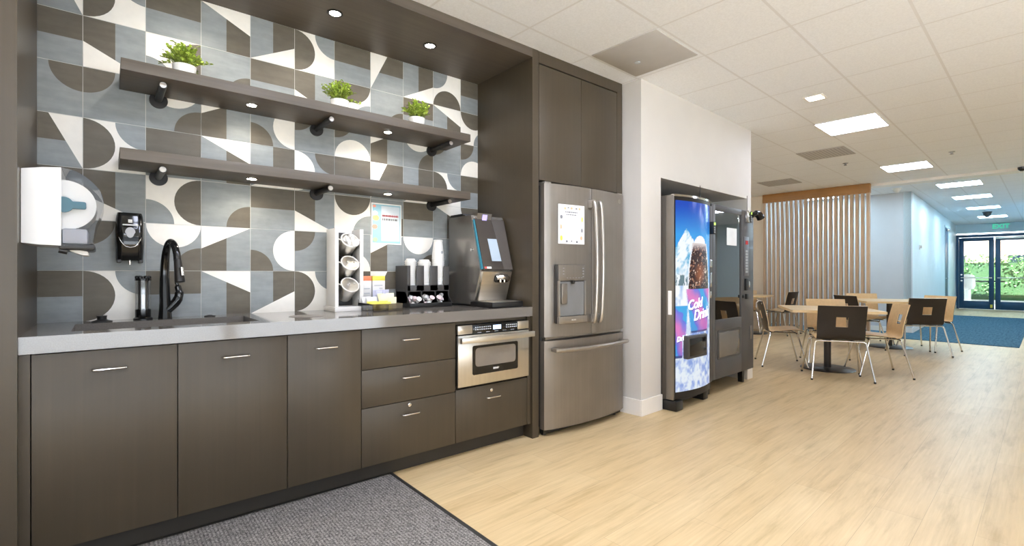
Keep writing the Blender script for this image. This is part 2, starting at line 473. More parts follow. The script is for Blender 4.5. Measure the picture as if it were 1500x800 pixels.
bh.prism([(15.45, sl(15.45)-.014, 0), (17.9, sl(17.9)-.014, 0), (17.9, sl(17.9), 0), (15.45, sl(15.45), 0)], (0, 0, .1))
struct('baseboard_hall', bh, 'trim', True)
# end wall with the entrance
e = MB(); e.box(17.95, 18.1, -.14, .3, 0, ZC); e.box(17.95, 18.1, -2.9, -.14, 2.42, ZC); e.box(17.95, 18.1, -3.2, -2.9, 0, ZC)
struct('wall_entrance', e, 'hall_paint', True)
struct('wall_hall_right', MB().box(12.2, 17.95, -2.05, -1.9, 0, ZC).box(12.2, 12.35, -5.4, -1.9, 0, ZC), 'hall_paint', True)
struct('trim_4', MB().box(7.0, 7.25, -5.25, 1.2, ZC-.045, ZC), 'trim', True)
# unseen walls behind the camera, window openings placed to let daylight in
wq = MB(); wq.box(-7, -6.85, -5.4, 5.2, 0, .12); wq.box(-7, -6.85, -5.4, 5.2, 2.6, ZC)
wq.box(-7, -6.85, -3.2, 5.2, .12, 2.6)
struct('wall_rear', wq, 'paint', True)
wr = MB(); wr.box(-7, 12.35, -5.4, -5.25, 0, .12); wr.box(-7, 12.35, -5.4, -5.25, 2.6, ZC)
for k in range(4): wr.box(-7+k*2.4, -6.85+k*2.4, -5.4, -5.25, .12, 2.6)
wr.box(.2, 12.35, -5.4, -5.25, .12, 2.6)
struct('wall_daylight_side', wr, 'paint', True)
wl = MB(); wl.box(-7, -4.9, .4, .55, 0, ZC)
struct('wall_left', wl, 'paint', True)

# hall carpet and mat
hc = MB().prism([(7.36, -1.88, 0), (14.35, -1.88, 0), (14.35, sl(14.35)-.02, 0), (8.48, -.445, 0), (8.48, 3.9, 0), (7.36, 3.9, 0)], (0, 0, .008))
tag(obj('hall_carpet', hc, 'carpet', None, Bw(0, 0), RB, 0), 'blue grey carpet on the hall floor before the glass doors', 'carpet')
t = thing('floor_mat', 'dark grey ribbed mat on the floor along the sink cabinets', 'mat', (0, 0, 0))
m = MB(); m.box(-1.6, 1.238, 1.0, 2.565, .0, .010, .002); obj('pile', m, 'mat', t)
m = MB(); m.box(1.238, 1.262, .98, 2.588, 0, .008, .002); m.box(-1.6, 1.238, 2.565, 2.588, 0, .008, .002); m.box(-1.6, 1.238, .98, 1.0, 0, .008, .002); obj('rubber_edge', m, 'mat_edge', t)

# ================================================================== JOINERY
def bow_handle(cx, z, y, parent, w=.112):
    p = bend([(cx-w/2, y+.003, z), (cx-w/2+.004, y-.026, z), (cx+w/2-.004, y-.026, z), (cx+w/2, y+.003, z)], .012, 4)
    return obj('handle', MB().tube(p, .0048, 10), 'chrome', parent)
YD = 2.518                                             # face of doors and drawers
def carcass(x0, x1, parent):
    b = MB(); zt = .686 if x0 < .3 else .846; b.box(x0, x1, YD+.022, YW-.02, .10, zt)
    if zt < .8: b.box(x0, x1, YD+.022, 2.60, .686, .846)
    obj('body', b, 'cab', parent); obj('toe_kick', MB().box(x0, x1, 2.594, 2.61, 0, .10), 'toe', parent)
def front(name, x0, x1, z0, z1, parent):
    return obj(name, MB().box(x0+.0018, x1-.0018, YD, YD+.02, z0+.0018, z1-.0018, .0012), 'cab', parent)
for x0, x1, lab in ((-.211, .238, 'wide dark taupe cabinet under the left half of the sink'),
                    (.238, .68, 'dark taupe door cabinet between the widest door and the narrow door'),
                    (.68, 1.052, 'narrow scuffed taupe door cabinet left of the three drawers')):
    t = thing('base_cabinet', lab, 'cabinet', (0, 0, 0), 0, 'door cabinets under the counter')
    carcass(x0, x1, t); d = front('door', x0, x1, .10, .846, t); bow_handle((x0+x1)/2, .769, YD, d)
def lock(cx, z, parent):
    obj('lock', MB().lathe([(.011, 0), (.011, -.004), (.009, -.005), (.003, -.005), (.003, -.003)], (cx, YD, z), 20, axis='y'), 'chrome', parent)
t = thing('drawer_cabinet', 'dark taupe cabinet with three stacked drawers left of the microwave', 'cabinet')
carcass(1.052, 1.65, t)
for z0, z1, hz in ((.625, .846, .770), (.418, .625, .556), (.10, .418, .346)):
    d = front('drawer', 1.052, 1.65, z0, z1, t); bow_handle(1.34, hz, YD, d)
    if z0 < .2: lock(1.337, .394, d)
t = thing('drawer_cabinet', 'dark taupe cabinet with one locked drawer below the microwave', 'cabinet')
b = MB(); b.box(1.65, 2.245, YD+.022, YW-.02, .10, .43); b.box(1.65, 2.245, YD+.022, YW-.02, .826, .846); b.box(1.65, 1.666, YD+.022, YW-.02, .43, .826)
b.box(2.229, 2.245, YD+.022, YW-.02, .43, .826)
obj('body', b, 'cab', t); obj('toe_kick', MB().box(1.65, 2.268, 2.594, 2.61, 0, .10), 'toe', t)
d = front('drawer', 1.65, 2.238, .10, .428, t); bow_handle(1.935, .346, YD, d); lock(1.926, .388, d)
obj('filler', MB().box(2.240, XR-.002, YD+.001, YD+.02, .10, .846), 'cab', t)
tag(obj('filler_panel', MB().box(XL, -.213, YD+.004, YD+.022, .0, .846), 'cab'), 'thin dark filler strip between left pillar and widest cabinet door', 'panel')

# microwave drawer
t = thing('microwave_drawer', 'stainless microwave drawer with dark window under the counter', 'microwave')
MX0, MX1, MZ0, MZ1 = 1.672, 2.228, .440, .822
b = MB(); b.box(MX0, MX1, YD+.001, 3.05, MZ0, MZ1); obj('body', b, 'black', t)
b = MB(); b.box(1.655, 2.234, 2.496, YD, .443, .760, .003); face = obj('drawer_front', b, 'steel_v', t)
b = MB()
b.prism([(1.9475+x, 2.496, .600+z) for x, z in rrect(.372, .184, .012)], (0, -.002, 0)); obj('window_frame', b, 'black_gl', face)
b = MB(); b.prism([(1.9475+x, 2.4935, .617+z) for x, z in rrect(.330, .118, .022)], (0, -.001, 0)); obj('window', b, plain('oven_window', rgb(122, 114, 104), .12), face)
obj('lettering', text_on('SHARP', .016, (1.947, 2.4930, .534), bold=.0006), 'white', face)
b = MB(); b.box(1.655, 2.252, 2.452, 2.474, .716, .752, .003); b.box(1.68, 1.71, 2.470, 2.498, .722, .746); b.box(2.19, 2.22, 2.470, 2.498, .722, .746); obj('handle', b, 'steel', face)
for xa, xb in ((1.655, 1.764), (2.135, 2.234)): obj('top_trim', MB().box(xa, xb, 2.498, YD, .768, .822, .002), 'steel_v', t)
b = MB(); b.box(1.766, 2.133, 2.497, YD, .764, .822, .002); cp = obj('control_panel', b, 'black_gl', t)
b = MB()
for r in range(2):
    for k in range(8): b.box(1.782+k*.0165, 1.792+k*.0165, 2.4955, 2.498, .788+r*.014, .795+r*.014)
    for k in range(6): b.box(2.032+k*.0165, 2.042+k*.0165, 2.4955, 2.498, .788+r*.014, .795+r*.014)
for k in range(5): b.box(1.80+k*.068, 1.83+k*.068, 2.4955, 2.498, .771, .774)
obj('key', b, 'ink_lt', cp)
obj('display', MB().box(1.925, 1.99, 2.4955, 2.498, .784, .812), 'screen_b', cp)

# countertop with the sink cut-out
t = thing('countertop', 'grey polished quartz countertop running the length of the kitchen niche', 'countertop')
SX0, SX1, SY0, SY1 = -.105, .580, 2.625, 2.985
b = MB()
b.box(XL, XR, YF, SY0, .850, .914); b.box(XL, XR, SY1, YW, .850, .914); b.box(XL, SX0, SY0, SY1, .850, .914); b.box(SX1, XR, SY0, SY1, .850, .914)
obj('slab', b, 'counter', t, sm=0)
obj('outlet_cover', MB().lathe([(.088, 0), (.088, .0012), (.082, .0022), (.03, .0022)], (.838, 2.742, .9138), 40), plain('grey_cover', rgb(122, 116, 110), .3), t)
t = thing('sink', 'rectangular undermount sink sunk into the left end of the counter', 'sink')
b = MB(); q = .008
b.box(SX0-q, SX1+q, SY0-q, SY0, .70, .8495); b.box(SX0-q, SX1+q, SY1, SY1+q, .70, .8495); b.box(SX0-q, SX0, SY0, SY1, .70, .8495); b.box(SX1, SX1+q, SY0, SY1, .70, .8495); b.box(SX0-q, SX1+q, SY0-q, SY1+q, .692, .70)
obj('basin', b, plain('sink_steel', rgb(150, 146, 140), .3, .6), t)
obj('drain', MB().lathe([(.045, .70), (.045, .703), (.03, .704)], (.24, 2.82, 0), 24), 'chrome', t)

# upper cabinet over the fridge
t = thing('wall_cabinet', 'tall dark taupe two door cabinet above the fridge', 'cabinet')
b = MB(); b.box(2.332, 3.268, YF+.02, YW, 1.80, 2.62); b.box(2.332, 3.268, YF, YW, 2.622, ZC-.002); b.box(3.20, 3.268, YF, YF+.6, 1.80, 2.62); obj('body', b, 'cab', t)
for x0, x1 in ((2.335, 2.768), (2.771, 3.198)): obj('door', MB().box(x0, x1, YF-.0, YF+.019, 1.802, 2.612, .0015), 'cab', t)
struct('trim_5', MB().box(3.232, 3.268, YF+.02, YW, 0, 1.80), 'cab')

# shelves
def shelf(x0, x1, y0, z0, z1, lab, tip):
    t = thing('wall_shelf', lab, 'shelf', (0, 0, 0), 0, 'long wall shelves on the tiles')
    obj('board', MB().box(x0, x1, y0, YW-.001, z0, z1, .001), 'cab_h', t)
    for x in (.214, 1.02, 1.848):
        b = MB(); zz = z0-.019
        b.cyl((x, YW-.002, zz-.004), (x, YW-.014, zz-.004), .040, n=28); b.cyl((x, YW-.012, zz), (x, y0+.055, zz), .0165, n=20)
        o = obj('bracket', b, 'black_mt', t)
        obj('end_cap', MB().cyl((x, y0+.056, zz), (x, y0+.052, zz), .0135, n=20), 'slate_lt', o)
    for x in (.617, 1.418):
        o = obj('puck_light', MB().lathe([(.030, 0), (.030, -.005), (.024, -.006), (.024, -.003)], (x, 2.965, z0), 24), 'chrome', t)
        obj('lens', MB().lathe([(.023, -.0035), (.020, -.0050)], (x, 2.965, z0), 24), 'puck', o)
        spot('shelf_spot', (x, 2.965, z0-.012), SHELF_W)
    return t
def spot(name, loc, watts, ang=150, col=(1, .90, .76)):
    l = bpy.data.lights.new(name, 'SPOT'); l.energy = watts; l.spot_size = math.radians(ang); l.spot_blend = .6; l.color = col; l.shadow_soft_size = .02
    o = bpy.data.objects.new(name, l); COL.objects.link(o); o.location = loc; return o
SHELF_W, SOFFIT_W = 4.5, 13.0
shelf(.054, 1.975, 2.822, 2.072, 2.124, 'upper dark shelf with three potted plants on it', 0)
shelf(.051, 1.985, 2.838, 1.668, 1.720, 'lower dark shelf, empty, mounted above the sink and coffee machine', 0)
for x, lab in ((.393, 'recessed spotlight in the niche soffit above the left plant'), (1.016, 'recessed spotlight in the niche soffit above the middle plant'), (1.64, 'recessed spotlight in the niche soffit above the right plant')):
    t = thing('recessed_spotlight', lab, 'spotlight', (x, 2.808, 2.645), 0, 'spotlights in the niche soffit')
    obj('ring', MB().lathe([(.044, 0), (.044, -.004), (.032, -.005), (.032, -.0015)], (0, 0, 0), 28), 'black_mt', t)
    obj('lens', MB().lathe([(.0315, -.001), (.028, -.004)], (0, 0, 0), 24), 'puck', t)
    spot('soffit_spot', (x, 2.808, 2.632), SOFFIT_W, 140)

# ================================================================== FRIDGE
t = thing('refrigerator', 'slate grey french door refrigerator with bottom freezer drawer', 'refrigerator')
FX0, FX1, FC = 2.345, 3.225, 2.785
def fy(x): return 2.402+.050*((x-FC)/.44)**2
def bowed(x0, x1, z0, z1, y1=2.50, n=16, r=.008):
    b = MB(); xs = [x0+(x1-x0)*k/n for k in range(n+1)]
    pts = [(x0, y1, z0)]+[(x, fy(x)+(r if k in (0, n) else 0), z0) for k, x in enumerate(xs)]+[(x1, y1, z0)]
    b.prism(pts, (0, 0, z1-z0)); return b
obj('body', MB().box(FX0+.004, FX1-.004, 2.505, 3.12, .06, 1.765, .004), 'dark_grey', t)
obj('kick_grille', MB().box(FX0+.02, FX1-.02, 2.49, 2.53, .012, .06), 'black', t)
for x in (FX0+.05, FX1-.05):
    for y in (2.52, 3.05): obj('foot', MB().cyl((x, y, 0), (x, y, .062), .02, n=14), 'black', t)
ld = obj('door', bowed(FX0, FC-.002, .700, 1.775), 'slate', t)
rd = obj('door', bowed(FC+.002, FX1, .700, 1.775), 'slate', t)
dr = obj('freezer_drawer', bowed(FX0, FX1, .052, .672), 'slate', t)
obj('hinge', MB().box(FX0+.01, FX0+.07, 2.46, 2.56, 1.767, 1.79, .004), 'slate_lt', t); obj('hinge', MB().box(FX1-.07, FX1-.01, 2.46, 2.56, 1.767, 1.79, .004), 'slate_lt', t)
obj('divider', MB().box(FX0+.02, FX1-.02, 2.47, 2.51, .676, .697), 'slate_lt', t)
for x, d in ((FC-.034, ld), (FC+.034, rd)):
    pts = smooth_path([(x, 2.395, 1.66), (x, 2.352, 1.665), (x, 2.335, 1.50), (x, 2.328, 1.22), (x, 2.335, .96), (x, 2.352, .80), (x, 2.395, .805)], 6)
    b = MB(); pr = pts
    for i in range(len(pr)-1): pass
    b.tube(pts, .0135, 14)
    b.box(x-.016, x+.016, 2.366, 2.405, 1.625, 1.685, .006); b.box(x-.016, x+.016, 2.366, 2.405, .785, .845, .006)
    obj('handle', b, 'slate_lt', d)
pts = [(2.385+(3.185-2.385)*k/18, fy(2.385+.8*k/18)-.055-.012*(1-((k-9)/9)**2), .610) for k in range(19)]
b = MB(); b.tube(pts, .0145, 14)
for x in (2.41, 3.16): b.box(x-.016, x+.016, fy(x)-.055, fy(x)+.004, .597, .623, .005)
obj('handle', b, 'slate_lt', dr)
obj('emblem', MB().lathe([(.018, 0), (.018, -.004), (.013, -.005), (.013, -.003)], (3.145, fy(3.145)+.001, 1.715), 24, axis='y'), 'slate_lt', rd)
# dispenser
DX0, DX1 = 2.418, 2.700
dq = obj('dispenser', MB().box(DX0, DX1, 2.402, 2.43, .792, 1.208, .004), 'dark_grey', ld)
b = MB(); b.box(DX0+.004, DX1-.004, 2.392, 2.404, 1.094, 1.206, .003); obj('control_panel', b, 'slate', dq)
dq2 = MB()
dq2.box(DX0+.014, DX1-.012, 2.4005, 2.4025, .845, 1.085); obj('niche', dq2, plain('niche_grey', rgb(128, 128, 128), .4, .3), ld)
b = MB(); b.box(DX0, DX0+.015, 2.388, 2.404, .83, 1.094, .003); b.box(DX1-.013, DX1, 2.388, 2.404, .83, 1.094, .003); b.box(DX0-.004, DX1+.004, 2.380, 2.404, .792, .842, .004); obj('dispenser_frame', b, 'slate_lt', ld)
b = MB(); b.box(2.445, 2.505, 2.386, 2.402, .93, 1.075, .006); obj('paddle', b, 'slate', ld)
obj('nozzle', MB().cyl((2.56, 2.388, 1.094), (2.56, 2.388, 1.07), .016, .011), 'black', ld)
b = MB()
for k in range(4): b.box(DX1-.035, DX1-.022, 2.3905, 2.392, 1.18-k*.02, 1.184-k*.02)
for k in range(6): b.box(2.50+k*.03, 2.512+k*.03, 2.3905, 2.392, 1.112, 1.115)
for k in range(3): b.box(2.46, 2.475, 2.3905, 2.392, 1.18-k*.02, 1.183-k*.02)
obj('lettering', b, 'ink_lt', ld)
obj('lettering', text_on('PROFILE', .013, (2.560, 2.3795, .815)), 'paper', ld)

def note(name, lab, cat, x0, x1, z0, z1, y, fill):
    t = thing(name, lab, cat, ((x0+x1)/2, y, z0))
    obj('sheet', MB().box(-(x1-x0)/2, (x1-x0)/2, 0, .0012, 0, z1-z0), 'paper', t)
    for li, (nm, mat, rects) in enumerate(fill):
        b = MB(); dz = .0006+.0005*li
        for it in rects:
            if len(it) == 4: b.box(it[0], it[1], -dz, 0, it[2], it[3])
            else: b.prism([(it[0]+it[2]*math.cos(a), 0, it[1]+it[2]*math.sin(a)*it[3]) for a in [k*PI/6 for k in range(12)]], (0, -dz, 0))
        obj(nm, b, mat, t)
    return t
rnd = random.Random(3)
def wordbar(xa, xb, z, h, r):
    out = []; x = xa
    while x < xb-.004:
        w = r.uniform(.008, .022); out.append((x, min(x+w, xb), z, z+h)); x += w+.004
    return out
W2 = .119
lines = [];
for k, z in enumerate((.178, .152, .126, .100, .074, .05)): lines += wordbar(-.062, .066-.012*(k % 3), z, .0045, rnd)
head = wordbar(-.06, .055, .222, .010, rnd)+wordbar(-.05, .045, .205, .008, rnd)
deco_y = [(-.095, .04, .012, 1.6, 1), (.10, .18, .008, 2.4, 1)]; deco_b = [(-.095, .19, .012, 1.2, 1), (.098, .10, .008, 2, 1), (.045, .255, .009, .8, 1), (-.03, .258, .008, .7, 1)]
deco_o = [(-.06, .252, .010, .9, 1), (.0, .256, .010, .9, 1), (.075, .255, .010, .9, 1), (.092, .045, .010, 1.5, 1), (-.098, .12, .008, 2, 1)]
nf = note('fridge_notice', 'white printed notice with decorated border stuck on the fridge door', 'notice', 2.447, 2.692, 1.356, 1.636, 2.4115,
     [('lettering', 'ink_lt', lines), ('lettering', 'ink', head), ('print', 'yellow', deco_y), ('print', 'ink', deco_b+[(-.045, .018, .010, .8, 1), (.05, .016, .009, 1, 1), (0, .02, .006, 1, 1)]), ('print', plain('peach_print', rgb(226, 176, 140), .6), deco_o)])
nf.rotation_euler = (0, 0, -.108)
lines = []
for k, z in enumerate((.128, .108, .092, .072, .055, .04)): lines += wordbar(-.028, .082-.02*(k % 2), z, .0035, rnd)
note('wall_poster', 'pale blue printed poster stuck on the tiles under the lower shelf', 'poster', 1.383, 1.605, 1.346, 1.626, YW-.006,
     [('print_field', 'sky_print', [(-.104, .104, .008, .272)]), ('text_panel', plain('pale_panel', rgb(204, 214, 222), .6), [(-.040, .097, .022, .262)])])
pt = [o for o in bpy.data.objects if o.name.startswith('wall_poster')][0]
def pbar(nm, mat, rects, dz=-.0018):
    b = MB()
    for it in rects:
        if len(it) == 4: b.box(it[0], it[1], dz, -.0004, it[2], it[3])
        else: b.prism([(it[0]+it[2]*math.cos(a), -.0004, it[1]+it[2]*it[3]*math.sin(a)) for a in [k*PI/8 for k in range(16)]], (0, dz+.0004, 0))
    obj(nm, b, mat, pt)
pbar('lettering', 'pink', wordbar(-.034, .088, .189, .014, rnd)+[(-.034, .088, .192, .198)])
pbar('lettering', 'ink', wordbar(-.034, .086, .164, .014, rnd))
pbar('lettering', 'ink_lt', lines)
pbar('print', plain('salmon_print', rgb(240, 160, 140), .6), [(-.088, .118, .020, .8, 1), (-.090, .258, .012, .8, 1)], -.0016)
pbar('print', plain('ochre_print', rgb(236, 200, 130), .6), [(-.080, .178, .024, .8, 1)], -.0016)
pbar('print', plain('sage_print', rgb(176, 206, 160), .6), [(-.084, .030, .018, .9, 1)], -.0016)
pbar('print', 'paper', [(-.085, .210, .020, .8, 1)], -.0016)

# ================================================================== COUNTER THINGS
# towel dispenser on the left jamb
t = thing('towel_dispenser', 'white paper towel dispenser with smoked cover on the left pillar side', 'dispenser', (XL, 2.56, 1.25))
def prof_x(z):                                          # outline of the cover seen from its side
    pts = [(0, .10), (.02, .175), (.10, .215), (.17, .238), (.21, .236), (.25, .215), (.285, .165), (.303, .10), (.31, .05)]
    for (a, xa), (b_, xb) in zip(pts, pts[1:]):
        if a <= z <= b_: return xa+(xb-xa)*(z-a)/(b_-a)
    return .05
outl = [(.0, .02), (.10, .005), (.112, .003)]
white = [(.002, .0, .012), (.002, 0, .288), (.06, 0, .300), (.112, 0, .306), (.112, 0, .004), (.05, 0, .006)]
b = MB(); b.prism([(x, 0, z) for x, _, z in white], (0, .27, 0)); wb = obj('body', b, 'white', t)
c = smooth_path([(.113, 0, .306), (.155, 0, .296), (.195, 0, .268), (.228, 0, .225), (.238, 0, .18), (.232, 0, .14), (.215, 0, .09), (.205, 0, .03), (.196, 0, .012), (.113, 0, .004)], 4)
b = MB(); b.grid(lambda u, v: (c[int(round(u*(len(c)-1)))].x, .27*v, c[int(round(u*(len(c)-1)))].z), len(c)-1, 1)
b.poly([(p.x, 0, p.z) for p in c]); b.poly([(p.x, .27, p.z) for p in c]); obj('cover', b, 'smoke', t)
b = MB(); b.cyl((.118, .03, .165), (.118, .25, .165), .098, n=40); b2 = obj('paper_roll', b, 'paper', t)
b = MB(); b.cyl((.118, .008, .165), (.118, .029, .165), .030, n=24); b.box(.118, .185, .010, .028, .150, .180, .006); obj('roll_holder', b, 'teal', t)
b = MB(); b.box(.114, .190, .006, .26, .012, .072, .008); obj('inner_housing', b, plain('inner_grey', rgb(170, 170, 178), .4), t)
b = MB(); b.box(.105, .212, .0, .27, -.012, .012, .008); b.cyl((.105, .02, -.012), (.13, .02, -.018), .012); obj('bottom_trim', b, 'black', t)
b = MB(); b.prism([(.135, .04, -.006), (.188, .04, -.016), (.190, .04, -.030), (.175, .04, -.031), (.135, .04, -.014)], (0, .19, 0)); obj('paper_sheet', b, 'paper', t)

# soap dispenser
t = thing('soap_dispenser', 'glossy black soap dispenser on the tiles right of the towel dispenser', 'dispenser', (.095, YW-.004, 1.198))
def soap_sec(z):
    k = max(0, min(1, z/.252)); wv = .054+.004*math.sin(PI*k)-.010*max(0, k-.9)*10*.5; dv = .062+.028*math.sin(PI*min(1, k*1.1))
    return wv, dv
b = MB(); nz = 14
def soapf(u, v):
    z = .012+.24*u; wv, dv = soap_sec(z)
    if u > .93: dv *= 1-(u-.93)*5; 
    a = PI*v
    cx = math.copysign(abs(math.cos(a))**.45, math.cos(a)); sy = abs(math.sin(a))**.45
    return (-wv*cx, -dv*sy, z)
b.grid(soapf, nz, 24)
b.poly([soapf(1, k/24) for k in range(25)]); b.poly([soapf(0, k/24) for k in range(25)]); b.poly([(-.05, 0, .012), (.05, 0, .012), (.05, 0, .252), (-.05, 0, .252)])
obj('housing', b, 'black_gl', t)
obj('sight_window', MB().prism([(.0+.020*math.cos(a)*(1 if math.sin(a) > -.2 else .8), -.088, .150+.026*math.sin(a)) for a in [k*PI/12 for k in range(24)]], (0, -.006, 0)), plain('window_grey', rgb(178, 178, 180), .3), t)
b = MB()
for sgn in (-1, 1):
    b.tube(smooth_path([(sgn*.050, -.066, .155), (sgn*.040, -.086, .115), (sgn*.022, -.091, .085), (0, -.091, .076)], 5), .0018, 8)
obj('chrome_arc', b, 'chrome', t)
b = MB(); b.box(-.008, .008, -.094, -.086, .198, .214); b.box(-.030, .032, -.093, -.088, .184, .191, .002); obj('emblem', b, 'white', t)
b = MB(); b.cyl((0, -.045, .014), (0, -.045, -.008), .006, .004); obj('nozzle', b, 'chrome', t)
b = MB(); b.box(-.052, -.034, -.075, -.01, .0, .016, .004); b.box(.034, .052, -.075, -.01, .0, .016, .004); obj('latch', b, 'black', t)

# canister, faucet, stopper, button
t = thing('glass_canister', 'clear cylinder canister with black base and lid beside the faucet', 'canister', (.147, 3.085, .914))
obj('base', MB().lathe([(.040, 0), (.040, .006), (.033, .012), (.033, .05), (.028, .052)], n=32), 'black_gl', t)
obj('cylinder', MB().lathe([(.033, .05), (.033, .20), (.031, .20), (.031, .05)], n=32, closed=True), 'clear', t)
b = MB()
for k in range(4):
    a = k*PI/2+.5; obj('rod', MB().cyl((.019*math.cos(a), .019*math.sin(a), .05), (.019*math.cos(a), .019*math.sin(a), .2), .0035, n=10), 'black', t)

b = MB(); b.lathe([(.034, .196), (.034, .206), (.026, .208)], n=32)
for k in range(6): a = k*PI/3; b.lathe([(.004, .0), (.010, .004), (.010, .012), (.005, .016)], (.024*math.cos(a), .024*math.sin(a), .204), 14)
obj('lid', b, 'black_gl', t)

t = thing('faucet', 'matte black gooseneck pull-down faucet behind the sink', 'faucet', (.236, 3.055, .914))
b = MB(); b.lathe([(.030, 0), (.030, .004), (.027, .04), (.026, .075)], n=28)
pts = smooth_path([(0, 0, .06), (-.002, 0, .16), (-.002, -.004, .26), (.002, -.030, .345), (.012, -.080, .388), (.024, -.130, .376), (.033, -.160, .335), (.036, -.170, .295)], 6)
n_ = len(pts); b.tube(pts, [.0255-.0095*min(1, i/(n_*.45)) for i in range(n_)], 18); obj('spout', b, 'black_gl', t)
b = MB(); b.tube([(.036, -.170, .30), (.040, -.178, .25), (.044, -.188, .197), (.0445, -.1895, .190)], [.016, .0185, .0225, .021], 20); sp_ = obj('spray_head', b, 'black_mt', t)
b = MB(); b.tube([(.050, -.200, .262), (.053, -.206, .222)], [.008, .008], 12); obj('spray_button', b, 'chrome', sp_)
b = MB(); b.tube(smooth_path([(.010, -.010, .045), (.045, -.012, .085), (.058, -.014, .125), (.052, -.014, .165), (.042, -.014, .205)], 5), [.021]*4+[.022]*4+[.020]*4+[.015]*4+[.008]*4+[.004], 14); obj('lever', b, 'black_gl', t)
tag(obj('sink_stopper', MB().lathe([(.040, 0), (.040, .004), (.022, .010), (.018, .012), (.018, .024), (.020, .026), (.020, .029), (.012, .030)], n=32), 'black', None, (-.012, 3.05, .914)), 'round black sink stopper on the counter behind the left of the sink', 'stopper')
tag(obj('air_switch', MB().lathe([(.026, 0), (.026, .004), (.016, .006), (.010, .009)], n=28), 'black_mt', None, (.432, 3.055, .914)), 'small flat black button on the counter behind the right of the sink', 'button')

# cutlery organiser
t = thing('cutlery_rack', 'white upright rack holding three tilted steel cutlery cups', 'organizer', (1.155, 3.02, .914))
b = MB()
b.box(-.098, .108, -.100, .095, 0, .028, .002); b.box(-.088, -.066, -.072, .075, .028, .507, .001); b.box(.068, .090, -.072, .075, .028, .507, .001); b.box(-.066, .068, .060, .075, .028, .507)
obj('frame', b, 'white_w', t)
obj('back_panel', MB().box(-.066, .068, .050, .060, .028, .49), 'dark_grey', t)
for k, zc in enumerate((.432, .292, .158)):
    ax = Vector((.05, -.78, .62)).normalized(); top = Vector((.0, -.084, zc+.004)); bot = top-ax*.118
    b = MB(); b.tube([bot, bot+ax*.002, top], [.044, .0455, .053], 32, cap=False); b.tube([bot, bot+ax*.001], [.044, .044], 32)
    b.tube([top, top+ax*.001, top-ax*.001, bot+ax*.004], [.053, .0505, .0505, .043], 32, cap=False)
    cup = obj('steel_cup', b, 'steel', t)
    b = MB(); u = ax.orthogonal().normalized(); vv = ax.cross(u)
    ring = [top+(u*math.cos(a)+vv*math.sin(a))*.0535 for a in [i*2*PI/36 for i in range(37)]]
    b.tube(ring, .0042, 8, cap=False); b.tube([top+Vector((-.054, 0, 0)), (-.07, -.05, zc+.012)], .004, 8); b.tube([top+Vector((.054, 0, 0)), (.072, -.05, zc+.012)], .004, 8)
    obj('ring_holder', b, 'white_w', t)
    rr = random.Random(k)
    if k == 0:
        b = MB()
        for i in range(26):
            c0 = top-ax*.02+u*rr.uniform(-.035, .035)+vv*rr.uniform(-.035, .035)
            bmx = bmesh.new(); bmesh.ops.create_icosphere(bmx, subdivisions=1, radius=rr.uniform(.010, .018)); b.merge(bmx, Matrix.Translation(c0+ax*rr.uniform(0, .03)) @ Matrix.Diagonal((1, 1, 1.4, 1)))
        tag(obj('wrapped_cutlery', b, 'white', None, t.location), 'white wrapped cutlery bundle in the top steel cup', 'cutlery', None)
    else:
        nm = ('plastic_fork', 'plastic_knife', 'plastic_spoon')[k]
        for i in range(6):
            o_ = u*rr.uniform(-.028, .028)+vv*rr.uniform(-.028, .028); b = MB()
            hh = rr.uniform(-.018, .014)
            b.tube([bot+ax*.01+o_*.7, top+ax*hh+o_-ax*.004, top+ax*hh+o_], [.003, .0062, .0045], 8)
            o = obj(nm, b, 'white', None, t.location)
            tag(o, 'white plastic cutlery handle in the %s steel cup' % ('middle' if k == 1 else 'bottom'), 'cutlery', 'cutlery handles in the %s cup' % ('middle' if k == 1 else 'bottom'))

# sweetener boxes, tray with packets
def packet_box(name, lab, x0, x1, y0, y1, z1, mtop, lines_):
    t = thing(name, lab, 'box', ((x0+x1)/2, (y0+y1)/2, .914+.0), 0)
    w_, d_, h_ = (x1-x0)/2, (y1-y0)/2, z1-.914
    obj('carton', MB().box(-w_, w_, -d_, d_, 0, h_-.03, .001), 'white', t); obj('colour_band', MB().box(-w_, w_, -d_, d_, h_-.03, h_, .001), mtop, t)
    b = MB()
    for z in lines_: b.box(-w_*.75, w_*.6, -d_-.0008, -d_, z, z+.006)
    obj('print', b, 'ink_lt', t)
packet_box('packet_box', 'white packet box with orange top right of the cutlery rack', 1.272, 1.330, 3.02, 3.10, 1.128, 'orange', (.05, .075, .10, .13))
packet_box('packet_box', 'white packet box with yellow top behind the packet tray', 1.338, 1.424, 3.02, 3.10, 1.128, 'yellow', (.11, .13, .15))
t = thing('packet_tray', 'smoky clear tray full of sweetener packets in front of the boxes', 'tray', (1.317, 2.86, .914))
b = MB(); w_, d_, h_ = .098, .11, .048
b.box(-w_, w_, -d_, -d_+.003, .003, h_); b.box(-w_, w_, d_-.003, d_, .003, h_+.02); b.box(-w_, -w_+.003, -d_, d_, .003, h_); b.box(w_-.003, w_, -d_, d_, .003, h_); b.box(-.0015, .0015, -d_, d_, .003, h_-.006); b.box(-w_, w_, -d_, d_, 0, .003)
obj('shell', b, 'tint_tray', t)
rr = random.Random(11)
